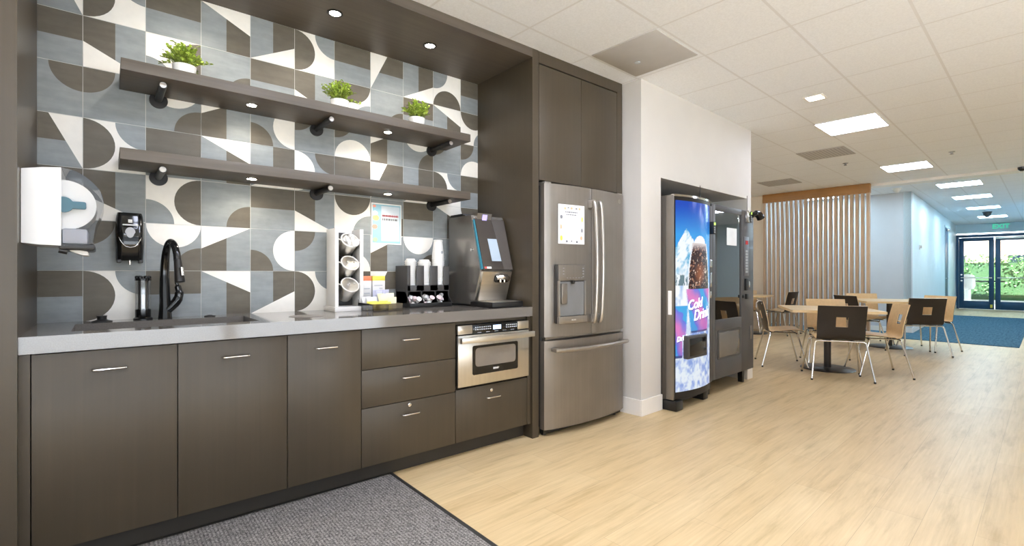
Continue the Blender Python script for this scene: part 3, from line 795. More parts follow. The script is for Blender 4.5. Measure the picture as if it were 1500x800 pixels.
def packet(x, y, z, mat, lab, group, tilt, w=.03, h=.045, yaw=0, nm='sweetener_packet'):
    b = MB(); M = Matrix.Rotation(yaw, 4, 'Z') @ Matrix.Rotation(tilt, 4, 'X')
    p = MB()
    p.grid(lambda u, v: ((u-.5)*2*w, -.004*math.sin(PI*u)*math.sin(PI*v), (v)*2*h), 4, 6); p.grid(lambda u, v: ((u-.5)*2*w, .004*math.sin(PI*u)*math.sin(PI*v)+.0004, (v)*2*h), 4, 6)
    b.add(p, M)
    tag(obj(nm, b, mat, None, (x, y, z)), lab, 'packet', group)
for i in range(9): packet(1.262+rr.uniform(-.02, .10), 2.768+i*.008, .922, 'yellow', 'yellow sweetener packet at the front of the smoky tray', 'yellow packets in the tray', -.35+rr.uniform(-.25, .25), .026, .028, rr.uniform(-.4, .4))
for i in range(7): packet(1.255+rr.uniform(-.012, .03), 2.84+i*.012, .922, 'white', 'white sugar packet in the left of the smoky tray', 'white packets in the tray', -.3+rr.uniform(-.1, .1), .028, .040, rr.uniform(-.2, .2))
for i in range(6): packet(1.36+rr.uniform(-.02, .03), 2.84+i*.010, .922, plain('cream_packet%d' % i, rgb(238, 232, 190), .5), 'cream coloured packet standing in the right of the smoky tray', 'cream packets in the tray', -.2+rr.uniform(-.25, .2), .026, .045+rr.uniform(-.008, .006), rr.uniform(-.6, .6))
for i in range(6): packet(1.345+rr.uniform(-.02, .05), 2.915+i*.008, .924, 'lilac', 'lilac packet standing at the back of the smoky tray', 'lilac packets in the tray', -.1+rr.uniform(-.25, .2), .024, .062+rr.uniform(-.008, .008), rr.uniform(-.7, .7))

# cup and lid organiser
t = thing('cup_organizer', 'black organizer of cups, lids and creamers left of the coffee machine', 'organizer', (1.72, 3.02, .914))
b = MB()
zb, zt, fx = .112, .284, .163
for x0, x1 in ((-fx, -.142), (-.096, -.038), (.010, .071), (.121, fx)): b.box(x0, x1, -.062, -.058, zb, zt, .001)
b.box(-fx, fx, -.062, -.058, .112, .150, .001)
for x in (-fx, -.056, .053, fx): b.box(x-.002, x+.002, -.060, .110, .03, zt)
b.box(-fx, fx, .106, .110, .0, zt); b.box(-fx, fx, -.060, .110, .108, .112)
obj('cup_rack', b, 'dark_grey', t)
b = MB(); b.box(-fx, fx, -.095, .110, 0, .004); b.box(-fx, fx, -.098, -.094, 0, .030, .001)
for x in (-fx, -.056, .053, fx): b.prism([(x-.002, -.096, 0), (x-.002, .1, 0), (x-.002, .1, .108), (x-.002, -.03, .108), (x-.002, -.096, .03)], (.004, 0, 0))
obj('creamer_tray', b, 'black', t)
def lid_stack(name, lab, cx, n, r, z0, dz, cat):
    t2 = thing(name, lab, cat, (1.72+cx, 3.02+.0, .914+z0))
    b = MB(); pr = []
    for k in range(n): pr += [(r, k*dz), (r, k*dz+dz*.45), (r-.004, k*dz+dz*.55), (r-.004, k*dz+dz)]
    pr += [(r-.010, n*dz), (r-.012, n*dz+.010), (r-.016, n*dz+.012)]
    b.lathe(pr, n=28); obj('lids', b, 'white', t2)
lid_stack('lid_stack', 'white cup lid stack in the left slot of the black organizer', -.108, 16, .042, .113, .013, 'lids')
lid_stack('lid_stack', 'white cup lid stack in the middle slot of the black organizer', -.002, 15, .048, .113, .0135, 'lids')
t2 = thing('cup_stack', 'tall stack of white paper cups in the right slot of the organizer', 'cups', (1.72+.110, 3.02, .914+.113))
b = MB(); pr = [(.034, 0)]
for k in range(14): pr += [(.044, .012+k*.016), (.044, .018+k*.016), (.042, .020+k*.016)]
pr += [(.043, .24), (.031, .345), (.033, .348), (.033, .356), (.028, .358)]
b.lathe(pr, n=32); obj('cups', b, 'white', t2)
obj('emblem', MB().lathe([(.010, 0), (.010, -.004), (.006, -.004), (.006, 0)], (.008, -.039, .268), 20, axis='y'), 'ink_lt', t2)
pk_c = plain('creamer_pink', rgb(232, 210, 208), .5, 0, .15, 60)
for ci, (cx, nm) in enumerate(((-.11, 'left'), (-.002, 'middle'), (.108, 'right'))):
    for i in range(9):
        x = 1.72+cx+rr.uniform(-.034, .034); y = 3.02-.075+rr.uniform(0, .075); z = .914+.008+ (i//3)*.016+ (y-2.94)*.35
        b = MB(); b.lathe([(.012, 0), (.016, .018), (.019, .0185), (.019, .020)], n=14)
        o = obj('creamer_cup', b, pk_c if i % 3 == 0 else 'white', None, (x, y, z)); o.rotation_euler = (rr.uniform(-.9, .9), rr.uniform(-.9, .9), rr.uniform(0, 6))
        tag(o, 'creamer pod heaped in the %s pocket of the black organizer' % nm, 'creamer', 'creamer pods in the %s pocket' % nm)

# coffee machine
t = thing('coffee_machine', 'dark steel coffee machine with touch screen at the counter end', 'coffee machine', (2.112, 2.93, .915))
WX = .140
prof = [(.17, .0), (-.13, .0), (-.13, .02), (-.215, .255), (-.125, .60), (-.12, .648), (.17, .648)]
b = MB(); b.prism([(-WX, y, z) for y, z in [(.17, .012), (-.135, .012), (-.150, .03), (-.225, .250), (-.118, .640), (.17, .640)]], (2*WX, 0, 0)); obj('body', b, streak('coffee_side', rgb(150, 145, 138), .22, .75, (60, 60, 1.5), .06), t)
b = MB(); b.box(-WX+.01, WX-.03, .0, .165, .640, .662, .004); b.box(-WX, WX, -.04, .17, .640, .648, .002); obj('lid', b, 'black', t)
b = MB(); b.box(-WX+.01, WX-.01, -.11, .16, 0, .013); obj('foot', b, 'black', t)
def fpt(x, s, off=0.0):       # point on the slanted upper door: s 0 at the bottom edge, 1 at the top
    y0, z0, y1, z1 = -.225, .250, -.118, .612
    nx, nz = -(z1-z0), (y1-y0); L = math.hypot(nx, nz)
    return (x, y0+(y1-y0)*s+nx/L*off, z0+(z1-z0)*s+nz/L*off)
def slab(x0, x1, s0, s1, o0, o1, x0t=None, x1t=None):
    x0t = x0 if x0t is None else x0t; x1t = x1 if x1t is None else x1t
    b = MB(); A = [fpt(x0, s0, o1), fpt(x1, s0, o1), fpt(x1t, s1, o1), fpt(x0t, s1, o1)]
    n_ = Vector(fpt(0, 0, o0))-Vector(fpt(0, 0, o1)); b.prism(A, n_); return b
obj('door', slab(-.122, .136, 0, 1, 0, .022), plain('coffee_door', rgb(74, 68, 63), .16, .2), t)
obj('side_panel', slab(.056, .134, 0, .99, .022, .025, .018, .134), plain('coffee_door_light', rgb(96, 90, 85), .22, .3), t)
obj('touch_screen', slab(-.040, .043, .165, .60, .024, .026, -.046, .034), 'screen', t)
b = slab(-.112, -.055, .02, .055, .022, .024); obj('label', b, 'paper', t)
obj('red_mark', slab(-.112, -.095, .02, .055, .024, .0245), 'red', t)
for x0, x1 in ((-.132, -.1225), (.1365, .141)): obj('light_strip', slab(x0+.001, x1-.0015, .02, .98, .0, .018), 'led_blue', t)
b = MB(); b.prism([(-.105, -.150, .655), (.020, -.150, .655), (.020, -.135, .590), (-.105, -.135, .590)], (0, .06, .004)); ds = obj('display_box', b, 'slate', t)
obj('display', MB().prism([(-.062, -.1515, .645), (-.022, -.1515, .645), (-.022, -.1395, .600), (-.062, -.1395, .600)], (0, -.001, -.0004)), 'screen_v', ds)
b = MB(); b.prism([(-.120, -.222, .244), (.136, -.222, .244), (.128, -.165, .045), (-.120, -.165, .045)], (0, -.014, -.003)); obj('lower_panel', b, 'steel', t)
b = MB(); b.prism([(-.128, -.21, .250), (.138, -.21, .250), (.138, -.15, .03), (-.128, -.15, .03)], (0, .03, 0)); obj('lower_frame', b, 'black', t)
b = MB(); b.box(-.015, .105, -.238, -.215, .165, .225, .012); obj('spout_recess', b, 'black_gl', t)
b = MB(); b.tube(smooth_path([(-.004, -.236, .200), (.03, -.250, .206), (.075, -.250, .200), (.098, -.238, .19)], 5), [.018]*5+[.021]*5+[.018]*5+[.010], 14); b.cyl((.02, -.248, .19), (.02, -.248, .168), .011, .009, 16); b.cyl((.055, -.248, .19), (.055, -.248, .168), .011, .009, 16); obj('spout', b, 'chrome', t)
b = MB(); b.box(-.145, .125, -.372, -.115, .0, .036, .006); dt = obj('drip_tray', b, 'black', t)
obj('drip_grille', MB().box(-.135, .115, -.362, -.13, .036, .040, .002), 'steel', dt)
obj('lock', MB().lathe([(.010, 0), (.010, -.007), (.004, -.008)], (-WX, -.128, .395), 16, axis='x'), 'chrome', t)

# plants
def plant(x, y, s, lab, seed, leafw):
    r = random.Random(seed)
    t = thing('potted_plant', lab, 'plant', (x, y, 2.124), 0, 'potted plants on the upper shelf')
    obj('pot', MB().lathe([(.038*s, 0), (.044*s, .004), (.052*s, .060), (.048*s, .060), (.046*s, .050)], n=32), 'ceramic', t)
    obj('soil', MB().lathe([(.047*s, .048), (.046*s, .053)], n=24), 'soil', t)
    st, lf = MB(), MB()
    for i in range(70):
        a = r.uniform(0, 2*PI); rad = r.uniform(.0, .045)*s; lean = r.uniform(.0, .072)*s*1.1; h = r.uniform(.055, .135)*s*(1-.35*(lean/(.08*s)))
        p0 = Vector((rad*.6*math.cos(a), rad*.6*math.sin(a), .052)); p1 = p0+Vector((lean*math.cos(a), lean*math.sin(a), h))
        if i % 9 == 0: p1 += Vector((.035*s*math.cos(a), .035*s*math.sin(a), -.05*s))
        mid = (p0+p1)/2+Vector((0, 0, .012)); path = smooth_path([p0, mid, p1], 4); st.tube(path, .0013, 5)
        for k in range(13):
            tt = .25+.75*k/12; q = path[min(len(path)-1, int(tt*(len(path)-1)))]
            b_ = r.uniform(0, 2*PI); el = r.uniform(-.1, .9); L = r.uniform(.013, .023)*s; W = L*leafw
            d = Vector((math.cos(b_)*math.cos(el), math.sin(b_)*math.cos(el), math.sin(el))); sd = d.cross(Vector((0, 0, 1))).normalized()*W; up = sd.cross(d).normalized()*L*.14
            lf.poly([q, q+d*L*.35+sd*.9+up, q+d*L*.8+sd*.7+up, q+d*L, q+d*L*.8-sd*.7+up, q+d*L*.35-sd*.9+up])
    obj('stems', st, 'stem', t); obj('foliage', lf, 'leaf', t)
plant(.305, 2.93, 1.0, 'bushy green plant in low white pot at the left shelf end', 1, .42)
plant(1.085, 2.92, 1.03, 'leafy green plant in white pot on the middle of the shelf', 2, .34)
plant(1.605, 2.92, 1.05, 'pale green small leaved plant in white pot nearest the right shelf end', 5, .36)

# ================================================================== VENDING MACHINES
def panel_paint(u, v):
    """u across 0..1, v up 0..1 -> linear colour of the printed film"""
    def h2(a, b): return math.sin(a*12.9898+b*78.233)*43758.5453 % 1.0
    def vn(x, y):
        ix, iy = math.floor(x), math.floor(y); fx, fy_ = x-ix, y-iy; fx = fx*fx*(3-2*fx); fy_ = fy_*fy_*(3-2*fy_)
        a = h2(ix, iy)*(1-fx)+h2(ix+1, iy)*fx; b = h2(ix, iy+1)*(1-fx)+h2(ix+1, iy+1)*fx; return a*(1-fy_)+b*fy_
    def fb(x, y): return .5*vn(x, y)+.3*vn(x*2.1, y*2.1)+.2*vn(x*4.3, y*4.3)
    def mixc(a, b, t): t = max(0, min(1, t)); return tuple(a[i]+(b[i]-a[i])*t for i in range(3))
    C = lambda r, g, b: (r, g, b)
    sky = mixc(C(60, 160, 235), C(28, 76, 190), (v-.72)/.24)
    sky = mixc(sky, C(130, 120, 235), .35*max(0, 1-abs(u-.28)/.12)*max(0, (v-.85)/.15))
    u, v = .40+(u-.22)*1.11, (.37+(v-.53)*(1.13 if v > .53 else .87))
    sky = mixc(C(60, 160, 235), C(28, 76, 190), (v-.70)/.18); col = sky
    ridge = .735-.55*abs(u-.40)**1.05*(.9 if u < .4 else .75)+.018*(fb(u*14, 3)-.5)
    if u < .1: ridge = max(ridge, .655+.3*u*.3)
    if v < ridge:
        n = fb(u*9+v*7, v*26-u*8); col = mixc(C(240, 248, 255), C(88, 170, 214), (n-.42)*3.0)
        if v < .56: col = mixc(col, C(235, 243, 252), min(1, (.56-v)*7))
    if .385 < v < .47 and u < .42:
        n = fb(u*60, v*18); tr = .40+.06*fb(u*26, 1)
        if v < tr+.025 and n > .47: col = mixc(col, C(70, 100, 110), .75)
    if v < .40:
        n = fb(u*7+2, v*16); col = mixc(C(244, 250, 255), C(150, 186, 236), (n-.45)*3.2)
        if v < .22: col = mixc(col, mixc(C(226, 238, 252), C(120, 150, 226), (fb(u*11, v*30)-.42)*3.4), .8)
    # glass of dark drink with white foam
    cx = .80
    tw = .40 if v > .40 else .40
    def inglass(): 
        if v > .655: return False
        k = (v-.37)/(.655-.37); half = .385-.14*max(0, k)**2.2; return abs(u-cx) < half
    if .36 < v < .72 and (u-.80)**2/.20**2+(v-.645)**2/.055**2 < 1: col = mixc(C(255, 255, 255), C(222, 232, 245), (fb(u*12, v*40)-.5)*2)
    if .355 < v < .66 and inglass():
        k = (v-.37)/(.655-.37); edge = (.385-.14*max(0, k)**2.2)-abs(u-cx)
        n = fb(u*22, v*60)
        col = mixc(C(52, 28, 30), C(150, 88, 52), max(0, 1-((u-.80)/.22)**2-((v-.47)/.08)**2))
        if n > .68: col = mixc(col, C(200, 150, 120), .8)
        if fb(u*30+9, v*80) > .72: col = mixc(col, C(255, 236, 214), .8)
        if edge < .035: col = C(232, 240, 250)
        if v > .60: col = mixc(col, C(222, 214, 214), (v-.60)/.05)
    # big cup on the right, smaller cup on the left
    def cup(cx, half, top, bot, tp):
        nonlocal col
        if bot < v < top:
            k = (v-bot)/(top-bot); hw = half*(.72+.28*k)
            if abs(u-cx) < hw:
                sw = math.sin(u*7+v*26+4*fb(u*3, v*7)); col = mixc(C(104, 128, 230), C(238, 130, 196), sw*.6+.28)
                if sw < -.5: col = mixc(col, C(60, 190, 235), .7)
                col = mixc(col, C(70, 54, 190), .35*max(0, .5-k))
                if k < .05: col = mixc(col, C(60, 60, 110), .7)
                if hw-abs(u-cx) < .02: col = mixc(col, C(230, 240, 255), .6)
    cup(.80, .42, .375, .17, 0)
    cup(.14, .30, .30, .06 if v > .06 else .06, 0) if v > .165 or u < .30 else None
    return tuple(lin(max(0, min(255, c))) for c in col)

t = Bthing('drink_vending_machine', 'tall drink vending machine with glowing snowy mountain cold drink front', 'vending machine', .32, -.10)
VW, VH = .655, 1.80                             # local: x 0..VW, front at y = 0, depth +y
obj('body', MB().box(0, VW, .07, .84, .085, VH, .004), 'vend_side', t)
def bulge(x): return -.055*(1-((x-VW/2)/(VW/2))**2)
def bowp(x0, x1, z0, z1, off, y1, n=20):
    b = MB(); xs = [x0+(x1-x0)*k/n for k in range(n+1)]
    b.prism([(x0, y1, z0)]+[(x, bulge(x)+off, z0) for x in xs]+[(x1, y1, z0)], (0, 0, z1-z0)); return b
dr = obj('door', bowp(.0, VW, .095, VH-.002, 0, .068), 'black_mt', t)
b = MB(); b.box(-.002, .012, -.004, .068, .09, VH, .003); obj('door_edge', b, 'slate', t)
nu, nv = 90, 300; PX0, PX1, PZ0, PZ1 = .018, VW-.062, .155, VH-.045
b = MB(); b.grid(lambda u, v: (PX0+(PX1-PX0)*u, bulge(PX0+(PX1-PX0)*u)-.004, PZ0+(PZ1-PZ0)*v), nu, nv)
pan = obj('lit_panel', b, 'backlit', t)
ca = pan.data.color_attributes.new('Col', 'FLOAT_COLOR', 'POINT')
for i, vert in enumerate(pan.data.vertices):
    ca.data[i].color = panel_paint((vert.co.x-PX0)/(PX1-PX0), (vert.co.z-PZ0)/(PZ1-PZ0))+(1,)
def curved_text(txt, size, x, z, mat, off, rot=0.0, bold=.0):
    mb = text_mb(txt, size, .001, .3, bold=bold)
    M = Matrix.Translation((x, 0, z)) @ FACE_Y @ Matrix.Rotation(rot, 4, 'Z'); mb.b.transform(M)
    for v in mb.b.verts: v.co.y += bulge(v.co.x)-off
    return mb
lw = emit('white_print', (1, 1, 1, 1), .9); lb = plain('navy_print', rgb(40, 60, 150), .4)
for dx, dz, mt, off in ((.006, -.006, lb, .0055), (0, 0, lw, .0068)):
    for w_, sz, cx, cz, ro in (('Cold', .115, .262, .880, .12), ('Drink', .125, .375, .792, .10), ('Drink', .055, .090, .60, .16)):
        obj('lettering', curved_text(w_, sz, cx+dx, cz+dz, mt, off, ro, .002), mt, pan)
b = MB(); b.box(.105, .445, -.078, .0, .425, .620, .012)
pk = obj('pickup_door', b, 'dark_grey', t)
obj('flap', MB().box(.130, .420, -.081, -.070, .448, .598, .006), 'black_gl', pk)
b = bowp(.0, VW, VH-.012, VH+.006, -.006, .02); obj('top_trim', b, 'chrome', t)
b = MB(); b.box(VW-.058, VW-.004, -.018, .03, .15, 1.76, .004); cm = obj('coin_column', b, 'dark_grey', t)
for nm, bx in (('bill_slot', (VW-.05, VW-.014, -.026, -.016, 1.20, 1.27, .003)), ('button_strip', (VW-.046, VW-.018, -.026, -.016, 1.02, 1.15, .003)), ('coin_slot', (VW-.046, VW-.02, -.024, -.016, .92, .98, .003))): obj(nm, MB().box(*bx), 'chrome', cm)
for bx in ((-.01, .10, -.035, .12), (VW-.13, VW-.04, .0, .12), (.03, .12, .7, .8), (VW-.13, VW-.04, .7, .8)): obj('foot', MB().box(*bx, 0, .086, .01), 'black', t)
obj('kick_plate', MB().box(.05, VW-.06, .06, .08, .03, .09), 'black', t)
obj('sticker', MB().box(-.0035, -.002, .012, .046, .80, 1.0), 'paper', t)
# card reader on the drink machine and the long aerials
def reader(lab, x, y, z, arm):
    t = Bthing('card_reader', lab, 'card reader', x, y, z, 0, 'card readers on the vending machines')
    b = MB(); b.box(-.020, .020, -.040, 0, 0, .115, .005); rb_ = obj('housing', b, 'black', t)
    obj('display', MB().box(-.015, .015, -.0425, -.039, .082, .106), 'led_green', t)
    b = MB()
    for r in range(3):
        for k in range(2): b.box(-.012+k*.014, -.003+k*.014, -.0415, -.039, .014+r*.020, .024+r*.020)
    obj('key', b, 'ink_lt', t)
    return t
t2 = reader('small black card reader on right edge of the drink machine', .32+VW-.031, -.117, 1.50, 0)

t = Bthing('snack_vending_machine', 'dark grey glass fronted snack vending machine right of the drink machine', 'vending machine', 1.0, -.10)
SW, SH, SZ0 = .945, 1.79, .15                    # local
b = MB(); b.box(0, .02, .05, .86, SZ0, SH); b.box(SW-.02, SW, .05, .86, SZ0, SH); b.box(0, SW, .84, .86, SZ0, SH); b.box(0, SW, .05, .86, SH-.02, SH); b.box(0, SW, .05, .86, SZ0, SZ0+.48)
b.box(.655, .675, .05, .84, SZ0+.4, SH); obj('body', b, 'vend', t)
gx0, gx1, gz0, gz1 = .075, .655, .705, 1.735
b = MB(); b.box(0, gx0, 0, .05, SZ0, SH, .003); b.box(gx1, SW, 0, .05, SZ0, SH, .003); b.box(gx0, gx1, 0, .05, gz1, SH, .003); b.box(gx0, gx1, 0, .05, .60, gz0, .003); b.box(gx0, gx1, 0, .05, SZ0, .335, .003)
b.box(gx0, .13, 0, .05, .335, .60); b.box(.60, gx1, 0, .05, .335, .60)
dd = obj('door', b, 'vend', t)
obj('window', MB().box(gx0, gx1, .012, .018, gz0, gz1), 'vglass', dd)
b = MB(); b.prism([(.365+x, -.004, .468+z) for x, z in rrect(.50, .28, .03)], (0, .03, 0)); pf = obj('pickup_frame', b, 'dark_grey', dd)
obj('flap', MB().box(.135, .585, -.010, -.003, .35, .585, .004), plain('flap_grey', rgb(120, 114, 106), .25, .3), pf)
b = MB(); b.box(.70, .82, -.006, .0, 1.12, 1.52, .004); kp = obj('keypad', b, plain('keypad_plate', rgb(108, 108, 112), .35, .4), dd)
b = MB()
for r in range(8):
    for k in range(2): b.box(.735+k*.03, .757+k*.03, -.009, -.005, 1.15+r*.030, 1.172+r*.030)
obj('key', b, 'ink_lt', kp)
obj('display', MB().box(.735, .79, -.009, -.005, 1.44, 1.48), 'red', kp)
for nm, bx in (('bill_slot', (.72, .79, -.02, 0, .97, 1.09, .004)), ('coin_slot', (.735, .80, -.016, 0, .88, .935, .004)), ('lock', (.66, .70, -.016, 0, .895, .925, .003))): obj(nm, MB().box(*bx), 'black', dd)
b = MB(); b.box(.80, .83, -.012, 0, 1.0, 1.06, .003); obj('coin_button', b, 'chrome', dd)
b = MB(); b.box(.855, .895, -.008, 0, .46, .60, .003); obj('handle', b, 'slate', dd)
for k in range(6):
    z = .80+k*.155
    o = obj('shelf', MB().box(.022, .652, .10, .80, z, z+.012).box(.022, .652, .095, .10, z-.02, z+.022), plain('shelf_grey%d' % k, rgb(130, 132, 135), .4, .2), t)
    b = MB()
    for c_ in range(5):
        cx = .085+c_*.123; pts = [(cx+.042*math.cos(a), .12+a/(2*PI)*.075, z+.058+.042*math.sin(a)) for a in [i*PI/8 for i in range(16*6)]]
        b.tube(pts, .0022, 5)
    obj('spiral', b, 'chrome', o)
obj('light_tube', MB().cyl((.09, .05, 1.715), (.60, .05, 1.715), .012, n=14), 'tube', t)
obj('light_tube', MB().cyl((.04, .07, .74), (.04, .07, 1.70), .010, n=12), 'tube', t)  # unseen tube added behind the door frame to light the shelves
obj('price_card', MB().box(.34, .56, .0095, .0115, 1.42, 1.59), plain('card_white', rgb(236, 240, 244), .4), t)
for x in (.06, SW-.11):
    for y in (.07, .74): obj('leg', MB().prism([(x, y, SZ0), (x+.06, y, SZ0), (x+.045, y, 0), (x+.012, y, 0)], (0, .05, 0)), 'black', t)
rr2 = random.Random(4)
for k in range(6):
    for c_ in range(1):
        if k in (1,) : continue
        b = MB(); w_, h_ = .045, .075
        b.grid(lambda u, v: ((u-.5)*2*w_, -.02*math.sin(PI*u)*math.sin(PI*v), v*2*h_), 6, 8); b.grid(lambda u, v: ((u-.5)*2*w_, .02*math.sin(PI*u)*math.sin(PI*v)+.0005, v*2*h_), 6, 8)
        x, y, z = Bw(1.0+.085, -.10+.30, .80+k*.155+.013)
        o = obj('snack_bag', b, ('paper', 'steel', 'paper', 'steel', 'paper', 'steel')[k], None, (x, y, z)); o.rotation_euler = (.0, 0, RB+rr2.uniform(-.3, .3))
        tag(o, 'pale snack bag behind the glass on the %s shelf of the snack machine' % ('lowest', 'second', 'third', 'fourth', 'fifth', 'top')[k], 'snack bag', 'snack bags in the vending machine')
t2 = reader('black card reader under dome lamp at right of the snack machine', 1.0+SW-.150, -.102, 1.665, 1)
obj('side_plate', MB().box(-.075, -.023, -.036, 0, .0, .115, .004), 'chrome', t2)
# aerial rods and dome lamp
tag(obj('antenna', MB().tube([(0, 0, 0), (0, 0, .012), (0, 0, .013), (0, 0, .13)], [.018, .016, .003, .0025], 10), 'black', None, Bw(.32+.50, -.08, VH+.006)), 'thin black antenna standing on top of the drink machine', 'antenna')
tag(obj('antenna', MB().tube([(0, 0, 0), (0, 0, .012), (0, 0, .013), (0, 0, .17)], [.018, .016, .003, .0025], 10), 'black', None, Bw(1.0+SW-.06, -.06, SH)), 'thin black antenna standing on top of the snack machine', 'antenna')
t = Bthing('dome_lamp', 'black hooded lamp on arm beside the snack machine card reader', 'lamp', 1.0+SW-.128, -.150, 1.665)
b = MB(); b.tube(smooth_path([(0, .02, .075), (.05, -.005, .095), (.085, -.02, .088), (.115, -.03, .05)], 5), [.028]*5+[.036]*5+[.038]*5+[.040], 20); obj('hood', b, 'black_gl', t)
obj('lens', MB().tube([(.115, -.03, .05), (.118, -.031, .044)], [.036, .030], 20), 'white', t)

# ================================================================== SLAT SCREEN
t = Bthing('slat_screen', 'wooden slat screen with oak header reaching the ceiling', 'screen', 6.9, 0)
b = MB(); b.box(-.045, .045, -.105, 1.66, ZC-.165, ZC-.003, .002); obj('header', b, 'oak_h', t)
b = MB(); ns = 22
for k in range(ns):
    y = -.075+1.70*k/(ns-1); b.box(-.04, .04, y-.021, y+.021, .0, ZC-.16)
obj('slat_panel', b, 'oak', t)

# ================================================================== FURNITURE
def table(lab, x, y, deg, size, h=.725, base=.285, rnd_=.012):
    t = Bthing('cafe_table', lab, 'table', x, y, 0, deg, 'square maple cafe tables')
    s = size/2
    obj('tabletop', MB().prism([(px, py, h-.028) for px, py in rrect(size, size, .02)], (0, 0, .028)), 'tabletop', t)
    obj('column', MB().cyl((0, 0, .015), (0, 0, h-.03), .038, n=28), 'base_metal', t)
    obj('foot_disc', MB().lathe([(base, 0), (base, .006), (base-.01, .012), (.05, .02)], n=56), 'base_metal', t)
    obj('mount_plate', MB().box(-.16, .16, -.16, .16, h-.04, h-.028), 'black_mt', t)
    return t
table('maple cafe table nearest the vending machines, on a round dark base', 3.36, -.40, 28, .92)
table('maple cafe table right of the slat screen, on a round dark base', 6.05, -.52, 30, .92)
table('maple cafe table behind the vending machines, in front of the slat screen', 6.30, 1.66, 8, .66)

PROF = [(.215, .425), (.190, .440), (.12, .447), (.03, .440), (-.06, .430), (-.125, .428), (-.168, .438), (-.192, .465), (-.206, .52), (-.222, .60), (-.240, .68), (-.260, .76), (-.272, .80)]
PF = smooth_path([(x, 0, z) for x, z in PROF], 3)
NS = len(PF)-1; NT_ = 16
def shell_pt(i, j, off):
    p = PF[i]; a = PF[max(0, i-1)]; c = PF[min(NS, i+1)]
    tx, tz = c.x-a.x, c.z-a.z; L = math.hypot(tx, tz); nx, nz = tz/L, -tx/L            # towards the sitter / up
    if nz < 0 and nx < 0: nx, nz = -nx, -nz
    s = i/NS; y = (j/NT_-.5)
    width = .43+.015*math.sin(PI*s)+(.02*max(0, s-.6)/.4)
    curve = .028*(4*y*y)*max(0, min(1, (s-.45)/.25)) if s > .45 else .010*(4*y*y)*0
    return Vector((p.x+curve+nx*off, y*width, p.z+nz*off+ (.010*(4*y*y) if s < .4 else 0)))
HOLE = lambda i, j: (26 <= i < 30) and (6 <= j < 10)
def shell(o0, o1):
    b = MB(); bm = b.b
    A = [[bm.verts.new(shell_pt(i, j, o0)) for j in range(NT_+1)] for i in range(NS+1)]
    Bv = [[bm.verts.new(shell_pt(i, j, o1)) for j in range(NT_+1)] for i in range(NS+1)]
    live = lambda i, j: 0 <= i < NS and 0 <= j < NT_ and not HOLE(i, j)
    for i in range(NS):
        for j in range(NT_):
            if not live(i, j): continue
            bm.faces.new([A[i][j], A[i+1][j], A[i+1][j+1], A[i][j+1]]); bm.faces.new([Bv[i][j], Bv[i][j+1], Bv[i+1][j+1], Bv[i+1][j]])
            for di, dj, e0, e1 in ((-1, 0, (i, j), (i, j+1)), (1, 0, (i+1, j), (i+1, j+1)), (0, -1, (i, j), (i+1, j)), (0, 1, (i, j+1), (i+1, j+1))):
                if not live(i+di, j+dj):
                    bm.faces.new([A[e0[0]][e0[1]], A[e1[0]][e1[1]], Bv[e1[0]][e1[1]], Bv[e0[0]][e0[1]]])
    return b
def make_chair(lab):
    t = thing('cafe_chair', lab, 'chair', (0, 0, 0), 0, 'two tone plywood cafe chairs')
    obj('seat_shell', shell(0, .008), 'ply', t, sm=50)
    obj('back_veneer', shell(-.005, -.0005), 'dark_ply', t, sm=50)
    zf = .412
    for sx, xf in ((1, .235), (-1, -.255)):
        xr = .13*sx if sx > 0 else -.155
        obj('crossbar', MB().tube([(xr, -.16, zf), (xr, .16, zf)], .0085, 10), 'chrome', t)
        for sy in (1, -1):
            pts = bend([(xr, sy*.16, zf), (xr, sy*.232, zf), (xf, sy*.285, .012)], .05, 6)
            l = obj('leg', MB().tube(pts, .0095, 10), 'chrome', t)
            obj('foot', MB().cyl((xf, sy*.285, .0), (xf-.001, sy*.2845, .018), .0115, n=12), 'rubber', l)
    b = MB()
    for sy in (-.13, .13): b.tube([(-.155, sy, zf), (.13, sy, zf)], .0085, 10)
    obj('seat_rail', b, 'chrome', t)
    return t
CH = [  # x, y, facing in plan degrees, label
    (2.88, -.61, 28, 'cafe chair with its dark back to us, at the nearest table'),
    (3.26, .08, -61, 'cafe chair seen from its side, left of the nearest table by the vending machines'),
    (3.84, -.30, 208, 'cafe chair facing us across the nearest table'),
    (3.45, -.86, 118, 'cafe chair seen from its pale front, right of the nearest table'),
    (5.53, -.93, 36, 'cafe chair with its dark back to us, nearest the blue carpet'),
    (6.16, -.96, 150, 'pale fronted cafe chair behind the dark backed chair by the blue carpet'),
    (5.72, -.20, -36, 'dark backed cafe chair left of the far table, by the slat screen'),
    (6.36, -.17, 212, 'pale fronted cafe chair beyond the far table in front of the screen'),
    (6.55, 1.235, 86, 'dark backed cafe chair before the slat screen at the table behind the vending machines'),
    (6.46, 1.86, 200, 'cafe chair half hidden behind the snack machine and its table'),
]
c0 = make_chair(CH[0][3])
for i, (x, y, d, lab) in enumerate(CH):
    if i == 0: c0.location = Bw(x, y); c0.rotation_euler = (0, 0, RB+math.radians(d))
    else: dup(c0, Bw(x, y), RB+math.radians(d), lab)

